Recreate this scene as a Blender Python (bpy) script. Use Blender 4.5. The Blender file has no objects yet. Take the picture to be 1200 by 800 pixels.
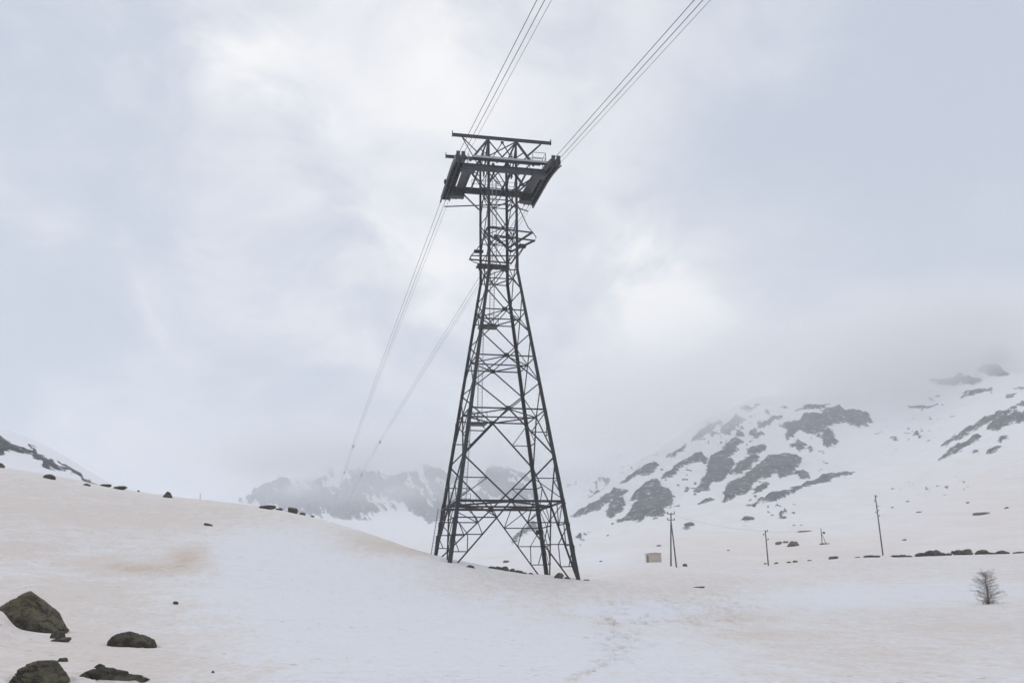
import bpy, bmesh, math, random
import numpy as np
from mathutils import Vector, Matrix, noise as mnoise

S = bpy.context.scene
COL = S.collection
rad = math.radians

# ------------------------------------------------------------------ camera
F, PITCH, ROLL = 1061.566, rad(15.12), rad(-0.694)
cam_d = bpy.data.cameras.new('camera')
cam_d.sensor_width = 36.0
cam_d.lens = 36.0 * F / 1200.0
cam_d.clip_start = 0.1
cam_d.clip_end = 20000
cam = bpy.data.objects.new('camera', cam_d)
COL.objects.link(cam)
cam.matrix_world = Matrix.Rotation(math.pi / 2 + PITCH, 4, 'X') @ Matrix.Rotation(ROLL, 4, 'Z')
S.camera = cam

# ------------------------------------------------------------------ render settings
S.view_settings.view_transform = 'Standard'
S.view_settings.look = 'None'
S.view_settings.exposure = 0.07
S.view_settings.gamma = 1.0
S.view_settings.use_curve_mapping = False
cy = S.cycles
cy.use_denoising = True
cy.max_bounces = 8
cy.diffuse_bounces = 3
cy.glossy_bounces = 2
cy.volume_bounces = 4
cy.transparent_max_bounces = 8
cy.volume_max_steps = 96
cy.volume_step_rate = 1.0
cy.use_adaptive_sampling = True
cy.adaptive_threshold = 0.02


def ray(px, py):
    """viewing direction of a photograph pixel, in world axes (the camera stands at the origin)"""
    u, v = px - 600.0, py - 400.0
    c, s = math.cos(ROLL), math.sin(ROLL)
    u, v = u * c + v * s, -u * s + v * c
    return np.array([u, F * math.cos(PITCH) + v * math.sin(PITCH), F * math.sin(PITCH) - v * math.cos(PITCH)]) / F


def to_px(x, y, z):
    zc = y * math.cos(PITCH) + z * math.sin(PITCH)
    yc = -y * math.sin(PITCH) + z * math.cos(PITCH)
    ok = zc > 0.5
    zc = np.where(ok, zc, 0.5)
    u, v = F * x / zc, -F * yc / zc
    c, s = math.cos(ROLL), math.sin(ROLL)
    return np.where(ok, 600 + u * c - v * s, -9999.), np.where(ok, 400 + u * s + v * c, 9999.)


# ------------------------------------------------------------------ sky and sun
SUN_ELEV, SUN_AZ = rad(46), rad(-14)          # azimuth measured from +Y towards +X
world = bpy.data.worlds.new('World')
S.world = world
world.use_nodes = True
nt = world.node_tree
nt.nodes.clear()


def nd(nt, typ, **kw):
    n = nt.nodes.new(typ)
    for k, v in kw.items():
        if k.startswith('i_'):
            n.inputs[k[2:].replace('_', ' ')].default_value = v
        else:
            setattr(n, k, v)
    return n


def math_n(nt, op, a, b=None, clamp=False):
    n = nt.nodes.new('ShaderNodeMath')
    n.operation = op
    n.use_clamp = clamp
    for i, x in enumerate((a, b)):
        if x is None:
            continue
        if isinstance(x, (int, float)):
            n.inputs[i].default_value = x
        else:
            nt.links.new(x, n.inputs[i])
    return n.outputs[0]


def mix_col(nt, fac, a, b):
    n = nt.nodes.new('ShaderNodeMix')
    n.data_type = 'RGBA'
    for sock, x in ((n.inputs[0], fac), (n.inputs[6], a), (n.inputs[7], b)):
        if isinstance(x, (int, float)):
            sock.default_value = x
        elif isinstance(x, tuple):
            sock.default_value = x if len(x) == 4 else (*x, 1)
        else:
            nt.links.new(x, sock)
    return n.outputs[2]


def ramp(nt, fac, lo, hi):
    n = nt.nodes.new('ShaderNodeMapRange')
    n.interpolation_type = 'SMOOTHSTEP'
    n.inputs['From Min'].default_value = lo
    n.inputs['From Max'].default_value = hi
    nt.links.new(fac, n.inputs['Value'])
    return n.outputs[0]


SKY_STRENGTH = 0.10
sky = nd(nt, 'ShaderNodeTexSky', sky_type='NISHITA', sun_disc=False)
sky.sun_elevation = SUN_ELEV
sky.sun_rotation = SUN_AZ
tc = nd(nt, 'ShaderNodeTexCoord')
mp = nd(nt, 'ShaderNodeMapping')
mp.inputs['Scale'].default_value = (1.0, 1.0, 1.5)
mp.inputs['Location'].default_value = (3.1, 0.4, 1.7)
nt.links.new(tc.outputs['Generated'], mp.inputs['Vector'])
n1 = nd(nt, 'ShaderNodeTexNoise', i_Scale=2.6, i_Detail=7.0, i_Roughness=0.52, i_Distortion=0.35)
n2 = nd(nt, 'ShaderNodeTexNoise', i_Scale=7.5, i_Detail=6.0, i_Roughness=0.55, i_Distortion=0.5)
nt.links.new(mp.outputs[0], n1.inputs['Vector'])
nt.links.new(mp.outputs[0], n2.inputs['Vector'])
# thin places in the overcast where the light comes through
bright = None
warp = nd(nt, 'ShaderNodeVectorMath', operation='MULTIPLY_ADD')
nt.links.new(n2.outputs['Color'], warp.inputs[0])
warp.inputs[1].default_value = (0.24, 0.24, 0.24)
sub = nd(nt, 'ShaderNodeVectorMath', operation='ADD')
nt.links.new(tc.outputs['Generated'], sub.inputs[0])
sub.inputs[1].default_value = (-0.12, -0.12, -0.12)
nt.links.new(sub.outputs[0], warp.inputs[2])
for px, py, rr, amp in ((318, 62, 52, .55), (375, 98, 45, .30), (262, 10, 60, .16), (405, 165, 80, .08), (455, 290, 55, .45), (522, 335, 50, .55), (775, 352, 62, 1.4),
                        (835, 364, 40, .55), (620, 330, 150, .18), (610, 20, 150, .12), (440, 430, 190, .10), (700, 430, 130, .06),
                        (-60, 360, 300, -.42), (1250, 210, 300, -.5), (1120, 330, 220, -.3), (830, 430, 90, -.2), (60, 430, 240, -.18), (1100, 20, 200, -.2)):
    d = ray(px, py)
    d = d / np.linalg.norm(d)
    dot = nd(nt, 'ShaderNodeVectorMath', operation='DISTANCE')
    nt.links.new(warp.outputs[0], dot.inputs[0])
    dot.inputs[1].default_value = tuple(d)
    g = math_n(nt, 'MULTIPLY', dot.outputs['Value'], F / rr)
    g = math_n(nt, 'POWER', g, 2.0)
    g = math_n(nt, 'MULTIPLY', g, -1.0)
    g = math_n(nt, 'EXPONENT', g)
    g = math_n(nt, 'MULTIPLY', g, amp)
    bright = g if bright is None else math_n(nt, 'ADD', bright, g)
cl = math_n(nt, 'ADD', math_n(nt, 'MULTIPLY', n1.outputs['Fac'], 0.9), math_n(nt, 'MULTIPLY', n2.outputs['Fac'], 0.75))
cl = math_n(nt, 'ADD', cl, math_n(nt, 'MULTIPLY', bright, 0.50))
tone = ramp(nt, cl, 0.47, 1.33)
CLOUD_DARK, CLOUD_LIGHT = (4.85, 5.4, 6.5), (10.4, 10.2, 9.95)
cloud = mix_col(nt, tone, CLOUD_DARK, CLOUD_LIGHT)
skyc = mix_col(nt, 0.96, sky.outputs[0], cloud)
bg = nd(nt, 'ShaderNodeBackground', i_Strength=SKY_STRENGTH)
nt.links.new(skyc, bg.inputs['Color'])
wo = nd(nt, 'ShaderNodeOutputWorld')
nt.links.new(bg.outputs[0], wo.inputs['Surface'])

sun_d = bpy.data.lights.new('sun', 'SUN')
sun_d.energy = 0.75
sun_d.angle = rad(40)
sun_d.color = (1.0, 0.97, 0.93)
sun = bpy.data.objects.new('sun', sun_d)
COL.objects.link(sun)
sun_dir = Vector((math.sin(SUN_AZ) * math.cos(SUN_ELEV), math.cos(SUN_AZ) * math.cos(SUN_ELEV), math.sin(SUN_ELEV)))
sun.rotation_euler = sun_dir.to_track_quat('Z', 'Y').to_euler()
sun.location = (0, 0, 120)


# ------------------------------------------------------------------ helpers
def tag(o, label=None, cat=None, group=None, kind=None):
    for k, v in (('label', label), ('category', cat), ('group', group), ('kind', kind)):
        if v:
            o[k] = v
    return o


def link(name, me, mat=None, parent=None):
    o = bpy.data.objects.new(name, me)
    COL.objects.link(o)
    if mat is not None and not me.materials:
        me.materials.append(mat)
    if parent is not None:
        o.parent = parent
    return o


def empty(name, loc=(0, 0, 0), rz=0.0):
    o = bpy.data.objects.new(name, None)
    COL.objects.link(o)
    o.location = loc
    o.rotation_euler = (0, 0, rz)
    o.empty_display_size = 0.5
    return o


def mesh_from(name, v, f, smooth=False):
    me = bpy.data.meshes.new(name)
    me.from_pydata([tuple(map(float, p)) for p in v], [], f)
    if smooth:
        me.polygons.foreach_set('use_smooth', [True] * len(me.polygons))
    me.update()
    return me


def hash3(ix, iy, iz, seed):
    h = (ix.astype(np.int64) * 374761393 + iy.astype(np.int64) * 668265263 + iz.astype(np.int64) * 2147483647 + seed * 144269504) & 0xFFFFFFFF
    h = ((h ^ (h >> 13)) * 1274126177) & 0xFFFFFFFF
    h = ((h ^ (h >> 16)) * 2246822519) & 0xFFFFFFFF
    return ((h ^ (h >> 15)) & 0xFFFFFF) / float(0xFFFFFF)


def vnoise(x, y, z=None, seed=0):
    """smooth value noise, -1..1"""
    x = np.asarray(x, float)
    y = np.asarray(y, float)
    ix, iy = np.floor(x), np.floor(y)
    fx, fy = x - ix, y - iy
    fx = fx * fx * fx * (fx * (fx * 6 - 15) + 10)
    fy = fy * fy * fy * (fy * (fy * 6 - 15) + 10)
    if z is None:
        iz = np.zeros_like(ix)
        a = hash3(ix, iy, iz, seed) * (1 - fx) + hash3(ix + 1, iy, iz, seed) * fx
        b = hash3(ix, iy + 1, iz, seed) * (1 - fx) + hash3(ix + 1, iy + 1, iz, seed) * fx
        return (a * (1 - fy) + b * fy) * 2 - 1
    z = np.asarray(z, float)
    iz = np.floor(z)
    fz = z - iz
    fz = fz * fz * (3 - 2 * fz)
    r = 0
    for dz in (0, 1):
        a = hash3(ix, iy, iz + dz, seed) * (1 - fx) + hash3(ix + 1, iy, iz + dz, seed) * fx
        b = hash3(ix, iy + 1, iz + dz, seed) * (1 - fx) + hash3(ix + 1, iy + 1, iz + dz, seed) * fx
        r = r + (a * (1 - fy) + b * fy) * (fz if dz else 1 - fz)
    return r * 2 - 1


def fbm(x, y, z=None, octv=5, gain=0.5, seed=0):
    r, a, tot = 0, 1.0, 0
    for k in range(octv):
        m = 2.03 ** k
        r = r + a * vnoise(x * m + 17.3 * k, y * m - 9.1 * k, None if z is None else z * m + 4.7 * k, seed + k)
        tot += a
        a *= gain
    return r / tot


def sstep(x, a, b):
    t = np.clip((x - a) / (b - a), 0, 1)
    return t * t * (3 - 2 * t)


def new_mat(name):
    m = bpy.data.materials.new(name)
    m.use_nodes = True
    m.node_tree.nodes.clear()
    return m, m.node_tree


def finish(nt, base, rough=0.8, normal=None, metallic=0.0, spec=0.3):
    p = nd(nt, 'ShaderNodeBsdfPrincipled')
    for sock, x in (('Base Color', base), ('Roughness', rough), ('Normal', normal), ('Metallic', metallic), ('Specular IOR Level', spec)):
        if x is None:
            continue
        if isinstance(x, (int, float)):
            p.inputs[sock].default_value = x
        elif isinstance(x, tuple):
            p.inputs[sock].default_value = (*x, 1)
        else:
            nt.links.new(x, p.inputs[sock])
    o = nd(nt, 'ShaderNodeOutputMaterial')
    nt.links.new(p.outputs[0], o.inputs['Surface'])
    return p


def noise_n(nt, scale, detail=5, rough=0.55, coord='Object', stretch=None, dist=0.0):
    tcn = nd(nt, 'ShaderNodeTexCoord')
    v = tcn.outputs[coord]
    if stretch:
        m = nd(nt, 'ShaderNodeMapping')
        m.inputs['Scale'].default_value = stretch
        nt.links.new(v, m.inputs['Vector'])
        v = m.outputs[0]
    n = nd(nt, 'ShaderNodeTexNoise', i_Scale=scale, i_Detail=detail, i_Roughness=rough, i_Distortion=dist)
    nt.links.new(v, n.inputs['Vector'])
    return n.outputs['Fac']


def bump(nt, h, strength, dist, prev=None):
    b = nd(nt, 'ShaderNodeBump', i_Strength=strength, i_Distance=dist)
    nt.links.new(h, b.inputs['Height'])
    if prev is not None:
        nt.links.new(prev, b.inputs['Normal'])
    return b.outputs[0]


def attr(nt, name):
    a = nd(nt, 'ShaderNodeAttribute', attribute_name=name)
    return a.outputs['Fac']


# ------------------------------------------------------------------ materials
SNOW = (0.79, 0.785, 0.80)
SNOW_CLEAN = (0.795, 0.797, 0.84)
DUST = (0.715, 0.645, 0.60)
DUST_RED = (0.63, 0.52, 0.445)


def make_snow():
    m, nt = new_mat('dusty_snow')
    d = attr(nt, 'dust')
    nz = noise_n(nt, 0.075, 7, 0.62, stretch=(1.0, 0.38, 1.0), dist=0.5)
    nz2 = noise_n(nt, 1.1, 6, 0.68, stretch=(1.2, 0.34, 1.0))
    nz3 = noise_n(nt, 6.0, 4, 0.7, stretch=(1.2, 0.36, 1.0))
    a = math_n(nt, 'ADD', d, math_n(nt, 'MULTIPLY', math_n(nt, 'SUBTRACT', nz, 0.5), 0.7))
    a = math_n(nt, 'ADD', a, math_n(nt, 'MULTIPLY', math_n(nt, 'SUBTRACT', nz2, 0.5), 1.15))
    a = math_n(nt, 'ADD', a, math_n(nt, 'MULTIPLY', math_n(nt, 'SUBTRACT', nz3, 0.5), 1.2))
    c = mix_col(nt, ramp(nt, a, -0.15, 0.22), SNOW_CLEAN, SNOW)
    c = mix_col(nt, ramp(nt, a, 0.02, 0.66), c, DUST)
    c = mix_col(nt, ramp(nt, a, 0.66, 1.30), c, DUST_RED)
    # scattered dark grit: bits of plant and stone lying on the snow
    sp = noise_n(nt, 3.3, 2, 0.5)
    sp2 = noise_n(nt, 0.12, 3, 0.5)
    g = ramp(nt, math_n(nt, 'ADD', sp, math_n(nt, 'MULTIPLY', sp2, 0.16)), 0.765, 0.81)
    c = mix_col(nt, math_n(nt, 'MULTIPLY', g, 0.45), c, (0.30, 0.26, 0.22))
    b1 = bump(nt, noise_n(nt, 1.6, 5, 0.6, stretch=(0.7, 1.2, 1)), 0.9, 0.30)
    b2 = bump(nt, noise_n(nt, 7.0, 4, 0.65), 0.8, 0.05, b1)
    finish(nt, c, 0.75, b2, spec=0.2)
    return m


def make_mountain():
    m, nt = new_mat('snowy_mountainside')
    r = attr(nt, 'rock')
    big = noise_n(nt, 0.035, 6, 0.62)
    mid = noise_n(nt, 0.14, 6, 0.68)
    s = math_n(nt, 'ADD', r, math_n(nt, 'MULTIPLY', math_n(nt, 'SUBTRACT', big, 0.5), 5.0))
    s = math_n(nt, 'ADD', s, math_n(nt, 'MULTIPLY', math_n(nt, 'SUBTRACT', mid, 0.41), 7.5))
    s = math_n(nt, 'ADD', s, math_n(nt, 'MULTIPLY', math_n(nt, 'SUBTRACT', noise_n(nt, 0.42, 5, 0.7), 0.46), 6.0))
    fac = ramp(nt, s, -0.25, 0.45)
    fl = ramp(nt, noise_n(nt, 0.16, 6, 0.72, stretch=(1, 1, 1.6)), 0.57, 0.64)
    fac = math_n(nt, 'MULTIPLY', fac, math_n(nt, 'SUBTRACT', 1.0, math_n(nt, 'MULTIPLY', fl, 0.6)))
    rk = mix_col(nt, ramp(nt, noise_n(nt, 0.10, 8, 0.75, stretch=(1, 1, 1.8)), 0.35, 0.66), (0.018, 0.024, 0.034), (0.095, 0.105, 0.12))
    rk = mix_col(nt, ramp(nt, noise_n(nt, 0.25, 5, 0.7), 0.58, 0.75), rk, (0.15, 0.155, 0.16))
    d = attr(nt, 'dust')
    dd = math_n(nt, 'ADD', d, math_n(nt, 'MULTIPLY', math_n(nt, 'SUBTRACT', noise_n(nt, 0.075, 7, 0.62, stretch=(1.0, 0.38, 1.0), dist=0.5), 0.5), 0.7))
    dd = math_n(nt, 'ADD', dd, math_n(nt, 'MULTIPLY', math_n(nt, 'SUBTRACT', noise_n(nt, 0.9, 4, 0.65), 0.5), 0.6))
    sn = mix_col(nt, ramp(nt, dd, -0.15, 0.22), SNOW_CLEAN, SNOW)
    sn = mix_col(nt, ramp(nt, dd, 0.02, 0.66), sn, DUST)
    c = mix_col(nt, fac, sn, rk)
    b = bump(nt, noise_n(nt, 0.12, 8, 0.7), 0.8, 3.0)
    b2 = bump(nt, noise_n(nt, 0.03, 5, 0.5), 0.3, 4.0)
    mixv = nd(nt, 'ShaderNodeMix', data_type='VECTOR')
    nt.links.new(fac, mixv.inputs[0])
    nt.links.new(b2, mixv.inputs[4])
    nt.links.new(b, mixv.inputs[5])
    finish(nt, c, 0.85, mixv.outputs[1], spec=0.15)
    return m


def make_rock(name, dark, light, lichen, amount, scale=1.0):
    m, nt = new_mat(name)
    a = noise_n(nt, 2.2 * scale, 8, 0.7)
    b = noise_n(nt, 15.0 * scale, 5, 0.75)
    c = mix_col(nt, ramp(nt, a, 0.32, 0.68), dark, light)
    li = math_n(nt, 'ADD', math_n(nt, 'MULTIPLY', noise_n(nt, 3.6 * scale, 8, 0.78, dist=0.3), 0.75), math_n(nt, 'MULTIPLY', b, 0.45))
    geo = nd(nt, 'ShaderNodeNewGeometry')
    sep = nd(nt, 'ShaderNodeSeparateXYZ')
    nt.links.new(geo.outputs['Normal'], sep.inputs[0])
    li = math_n(nt, 'ADD', li, math_n(nt, 'MULTIPLY', sep.outputs['Z'], 0.10))
    c = mix_col(nt, math_n(nt, 'MULTIPLY', ramp(nt, li, 0.60, 0.72), amount), c, lichen)
    c = mix_col(nt, ramp(nt, b, 0.62, 0.8), c, (0.21, 0.20, 0.18))
    crack = ramp(nt, noise_n(nt, 5.5 * scale, 4, 0.8, stretch=(1, 1, 2.4)), 0.36, 0.30)
    c = mix_col(nt, math_n(nt, 'MULTIPLY', crack, 0.8), c, (0.018, 0.017, 0.015))
    n = bump(nt, a, 0.8, 0.12 / scale)
    n = bump(nt, b, 1.0, 0.05 / scale, n)
    finish(nt, c, 0.92, n, spec=0.2)
    return m


def make_paint(name, col, var=0.25, rough=0.55):
    m, nt = new_mat(name)
    oi = nd(nt, 'ShaderNodeObjectInfo')
    n = noise_n(nt, 1.3, 6, 0.65)
    n2 = noise_n(nt, 14.0, 4, 0.6)
    c = mix_col(nt, n, tuple(x * (1 - var) for x in col), tuple(x * (1 + var) for x in col))
    tint = math_n(nt, 'ADD', math_n(nt, 'MULTIPLY', oi.outputs['Random'], 0.55), 0.72)     # each bar weathered a little differently
    hs = nd(nt, 'ShaderNodeHueSaturation')
    nt.links.new(tint, hs.inputs['Value'])
    nt.links.new(c, hs.inputs['Color'])
    c = mix_col(nt, math_n(nt, 'MULTIPLY', ramp(nt, n2, 0.58, 0.74), 0.5), hs.outputs[0], (0.095, 0.062, 0.044))
    finish(nt, c, rough, bump(nt, n2, 0.2, 0.004), metallic=0.0, spec=0.35)
    return m


def make_wood(name, dark, light, stretch=(7, 7, 0.7)):
    m, nt = new_mat(name)
    n = noise_n(nt, 2.0, 8, 0.65, stretch=stretch)
    n2 = noise_n(nt, 0.8, 4, 0.6)
    c = mix_col(nt, ramp(nt, n, 0.3, 0.7), dark, light)
    c = mix_col(nt, math_n(nt, 'MULTIPLY', n2, 0.35), c, (0.16, 0.16, 0.155))
    finish(nt, c, 0.9, bump(nt, n, 0.5, 0.01), spec=0.15)
    return m


M_SNOW = make_snow()
M_MOUNT = make_mountain()
M_ROCK = make_rock('lichen_rock', (0.042, 0.038, 0.031), (0.175, 0.158, 0.130), (0.175, 0.160, 0.085), 0.7)
M_ROCK_DARK = make_rock('dark_wet_rock', (0.032, 0.029, 0.026), (0.145, 0.130, 0.108), (0.15, 0.138, 0.088), 0.45)
M_ROCK_FAR = make_rock('grey_boulder_rock', (0.042, 0.038, 0.034), (0.16, 0.145, 0.125), (0.12, 0.11, 0.07), 0.3, 0.6)
M_STEEL = make_paint('dark_weathered_steel', (0.038, 0.040, 0.045))
M_STEEL2 = make_paint('grey_weathered_steel', (0.066, 0.070, 0.080))
M_STEEL_D = make_paint('dark_roller_steel', (0.020, 0.021, 0.024))
M_GALV = make_paint('galvanised_steel', (0.34, 0.35, 0.37), 0.15, 0.45)
M_GRATE = make_paint('grating_steel', (0.060, 0.064, 0.074))
M_ROPE = make_paint('wire_rope_steel', (0.075, 0.077, 0.082), 0.2, 0.5)
M_POLE = make_wood('weathered_pole_wood', (0.060, 0.050, 0.042), (0.16, 0.14, 0.12))
M_BARK = make_wood('larch_bark', (0.125, 0.105, 0.088), (0.28, 0.24, 0.20))
M_HUT = make_wood('hut_boards', (0.56, 0.49, 0.42), (0.74, 0.66, 0.58))
M_HUT_D = make_wood('hut_door_boards', (0.07, 0.065, 0.06), (0.14, 0.13, 0.12))
M_CERAM = make_paint('insulator_glass', (0.07, 0.075, 0.08), 0.2, 0.25)

# ------------------------------------------------------------------ terrain: profiles (distance in m, height as seen from the standpoint)
P = {
    -420: [(17.5, 800), (32, 700), (60, 620), (90, 555), (115, 520), (130, 520), (180, 560), (300, 500), (400, 430), (450, 430), (700, 470), (1500, 560), (3500, 600)],
    -150: [(17.5, 800), (32, 715), (60, 640), (90, 560), (112, 532), (126, 532), (165, 560), (260, 520), (360, 466), (400, 462), (500, 500), (1000, 590), (3500, 615)],
    0: [(17.5, 800), (32, 722), (50, 660), (80, 585), (110, 547), (125, 547), (165, 566), (260, 545), (350, 507), (385, 505), (470, 535), (1000, 610), (3500, 625)],
    37: [(17.5, 800), (32, 725), (50, 666), (80, 591), (110, 552), (125, 552), (165, 572), (260, 556), (350, 523), (385, 521), (470, 550), (1000, 612), (3500, 625)],
    70: [(17.5, 800), (32, 728), (50, 672), (80, 597), (111, 559), (125, 559), (165, 580), (260, 568), (350, 541), (385, 539), (470, 565), (1000, 615), (3500, 625)],
    113: [(17.5, 800), (32, 730), (50, 678), (80, 606), (112, 569), (125, 569), (165, 590), (260, 580), (350, 565), (385, 564), (470, 585), (1000, 620), (3500, 625)],
    150: [(17.5, 800), (32, 732), (50, 681), (80, 611), (112, 575), (125, 575), (165, 597), (350, 580), (385, 580), (470, 595), (1000, 625), (3500, 620)],
    200: [(17.5, 800), (32, 735), (50, 685), (80, 617), (110, 582), (122, 582), (160, 608), (350, 600), (500, 615), (1000, 635), (2000, 620), (2400, 610), (3000, 620), (3500, 625)],
    250: [(17.5, 800), (32, 737), (50, 688), (80, 620), (108, 585.5), (121, 586), (155, 610), (400, 625), (1000, 640), (2000, 610), (2400, 595), (3000, 615), (3500, 620)],
    300: [(17.5, 800), (32, 739), (50, 691), (80, 626), (105, 592), (118, 592), (150, 615), (400, 640), (1200, 640), (2000, 605), (2400, 573), (2800, 590), (3500, 600)],
    330: [(17.5, 800), (32, 741), (50, 694), (80, 631), (103, 597), (116, 597), (148, 620), (400, 645), (1200, 640), (2000, 600), (2400, 558), (2800, 575), (3500, 600)],
    400: [(17.5, 800), (32, 745), (50, 700), (75, 650), (100, 614), (112, 614), (140, 640), (300, 662), (1000, 645), (1500, 630), (2000, 595), (2400, 546), (2800, 560), (3500, 600)],
    460: [(17.5, 800), (32, 748), (50, 705), (75, 661), (95, 634), (105, 634), (130, 660), (300, 668), (1000, 648), (1500, 628), (2000, 590), (2400, 538), (2800, 555), (3500, 600)],
    510: [(17.5, 800), (32, 750), (50, 712), (75, 673), (88, 652), (96, 651), (120, 674), (300, 670), (800, 652), (1500, 622), (2000, 590), (2400, 535), (2800, 550), (3500, 600)],
    560: [(17.5, 800), (32, 752), (50, 718), (75, 680), (87, 663), (95, 662), (120, 679), (250, 668), (600, 652), (1500, 616), (2000, 590), (2400, 535), (2800, 550), (3500, 600)],
    625: [(17.5, 800), (32, 753), (50, 722), (75, 688), (84, 674), (92, 672), (112, 682), (250, 664), (600, 640), (1000, 618), (1500, 600), (2000, 585), (2400, 520), (2800, 545), (3500, 600)],
    690: [(17.5, 800), (32, 755), (50, 727), (72, 693), (81, 681), (92, 679), (110, 682), (180, 672), (400, 652), (650, 632), (830, 606), (1000, 580), (1200, 592), (1600, 595), (2000, 575), (2500, 515), (3000, 550), (3500, 590)],
    760: [(17.5, 800), (32, 756), (50, 729), (75, 700), (95, 684), (130, 668), (200, 657), (400, 643), (600, 622), (780, 590), (1000, 540), (1080, 530), (1250, 548), (1700, 560), (2500, 500), (3000, 530), (3500, 590)],
    830: [(17.5, 800), (32, 757), (50, 730), (75, 701), (100, 684), (130, 669), (170, 661), (230, 657), (400, 641), (600, 615), (800, 575), (1000, 527), (1150, 490), (1350, 500), (1800, 520), (3500, 560)],
    900: [(17.5, 800), (32, 757), (50, 730), (75, 702), (100, 686), (130, 672), (152, 664), (175, 660), (230, 656), (400, 640), (600, 609), (850, 560), (1100, 490), (1260, 461), (1500, 475), (3500, 530)],
    1000: [(17.5, 800), (32, 757), (50, 730), (75, 702), (100, 682), (130, 663), (150, 653), (180, 655), (250, 645), (400, 628), (600, 600), (850, 553), (1100, 503), (1300, 462), (1500, 425), (1800, 400), (2200, 430), (3500, 520)],
    1100: [(17.5, 800), (32, 757), (50, 728), (75, 700), (100, 677), (130, 652), (145, 649), (170, 655), (220, 652), (350, 626), (600, 585), (900, 532), (1200, 480), (1500, 420), (1800, 358), (2200, 400), (3500, 520)],
    1200: [(17.5, 800), (32, 755), (50, 723), (75, 693), (100, 670), (130, 649), (145, 646), (170, 653), (220, 648), (350, 612), (500, 578), (700, 530), (900, 482), (1300, 430), (1600, 400), (1900, 385), (2300, 420), (3500, 510)],
    1330: [(17.5, 800), (32, 750), (50, 715), (75, 684), (100, 660), (130, 640), (145, 637), (170, 643), (220, 632), (350, 590), (500, 550), (700, 500), (900, 455), (1300, 410), (1600, 390), (1900, 375), (2300, 420), (3500, 510)],
    1650: [(17.5, 800), (32, 740), (50, 700), (75, 665), (100, 640), (130, 615), (145, 610), (170, 612), (220, 595), (350, 550), (500, 500), (700, 450), (900, 410), (1300, 390), (1600, 380), (1900, 370), (2300, 420), (3500, 510)],
}
R = np.concatenate([np.array([0.5]), np.geomspace(3, 16.5, 22), np.geomspace(17, 110, 330), np.geomspace(110.8, 420, 165), np.geomspace(423, 3500, 310)])
LR = np.log(R)
AZF = np.arange(-33, 33.01, 0.1)
AZ_side = 33 + np.cumsum(np.geomspace(0.3, 14, 22))
AZ_side = AZ_side[AZ_side < 176]
AZ = np.concatenate([-AZ_side[::-1], AZF, AZ_side, [180.0]])
AZ = np.concatenate([[-180.0], AZ])
pk = sorted(P)
az_k, prof = [], []
for px in pk:
    d0 = ray(px, 690)
    az_k.append(math.degrees(math.atan2(d0[0], d0[1])))
    rr, zz = [0.5, 10.0], [-1.68, -1.72]
    for r_, py in P[px]:
        d = ray(px, py)
        rr.append(r_)
        zz.append(d[2] / math.hypot(d[0], d[1]) * r_)
    prof.append(np.interp(LR, np.log(rr), zz))
prof = np.array(prof)
# beyond the picture the outermost profiles flatten towards an average valley
az_k = [-180.0, -100.0] + az_k + [100.0, 180.0]
mean = np.interp(LR, np.log([0.5, 10, 100, 400, 1200, 3500]), [-1.7, -1.7, 1.0, 12, 90, 260])
prof = np.vstack([mean, 0.5 * mean + 0.5 * prof[0], prof, 0.5 * mean + 0.5 * prof[-1], mean])
tanp = prof / R[None, :]
grid = np.empty((len(AZ), len(R)))
for j in range(len(R)):
    grid[:, j] = np.interp(AZ, az_k, tanp[:, j])


def gsm(a, axis, sig):
    n = max(1, int(3 * sig))
    k = np.exp(-0.5 * (np.arange(-n, n + 1) / sig) ** 2)
    k /= k.sum()
    pad = [(0, 0)] * a.ndim
    pad[axis] = (n, n)
    b = np.pad(a, pad, mode='edge')
    out = np.zeros_like(a)
    for i, w in enumerate(k):
        sl = [slice(None)] * a.ndim
        sl[axis] = slice(i, i + a.shape[axis])
        out += w * b[tuple(sl)]
    return out


jf = int(np.searchsorted(R, 421))
fine = slice(int(np.argmin(abs(AZ + 33))), int(np.argmin(abs(AZ - 33))) + 1)
near = gsm(gsm(grid, 0, 9.0), 1, 8.0)
far = gsm(gsm(grid, 0, 5.0), 1, 4.0)
wgt = sstep(R, 150, 400)[None, :]
grid = near * (1 - wgt) + far * wgt
Z = grid * R[None, :]
AZr = np.radians(AZ)
X = np.sin(AZr)[:, None] * R[None, :]
Y = np.cos(AZr)[:, None] * R[None, :]

# the tower's own frame: x along its arms, y away from the standpoint
TW, TYAW = np.array([-1.25, 85.0]), rad(12.077)
cT, sT = math.cos(TYAW), math.sin(TYAW)


def tower_xy(lx, ly):
    return TW[0] + lx * cT - ly * sT, TW[1] + lx * sT + ly * cT


Z1, Z2, Z3, Z4, ZK, ZT = 7.251, 15.667, 20.774, 25.398, 29.581, 43.312


def wd(z):
    t = min(1.0, (z - Z1) / (ZK - Z1))
    return 9.534 + (2.889 - 9.534) * t, 9.58 + (4.774 - 9.58) * t


SG = {'A': (-1, 1), 'B': (-1, -1), 'C': (1, 1), 'D': (1, -1)}
FEET = {'A': 2.946, 'B': 2.073, 'C': 0.953, 'D': 0.447}


def sample(x, y, ZZ):
    az = math.degrees(math.atan2(x, y))
    r = math.hypot(x, y)
    fi = np.interp(az, AZ, np.arange(len(AZ)))
    fj = np.interp(math.log(max(r, .5)), LR, np.arange(len(R)))
    i, j = min(int(fi), len(AZ) - 2), min(int(fj), len(R) - 2)
    a, b = fi - i, fj - j
    return (ZZ[i, j] * (1 - a) + ZZ[i + 1, j] * a) * (1 - b) + (ZZ[i, j + 1] * (1 - a) + ZZ[i + 1, j + 1] * a) * b


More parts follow.
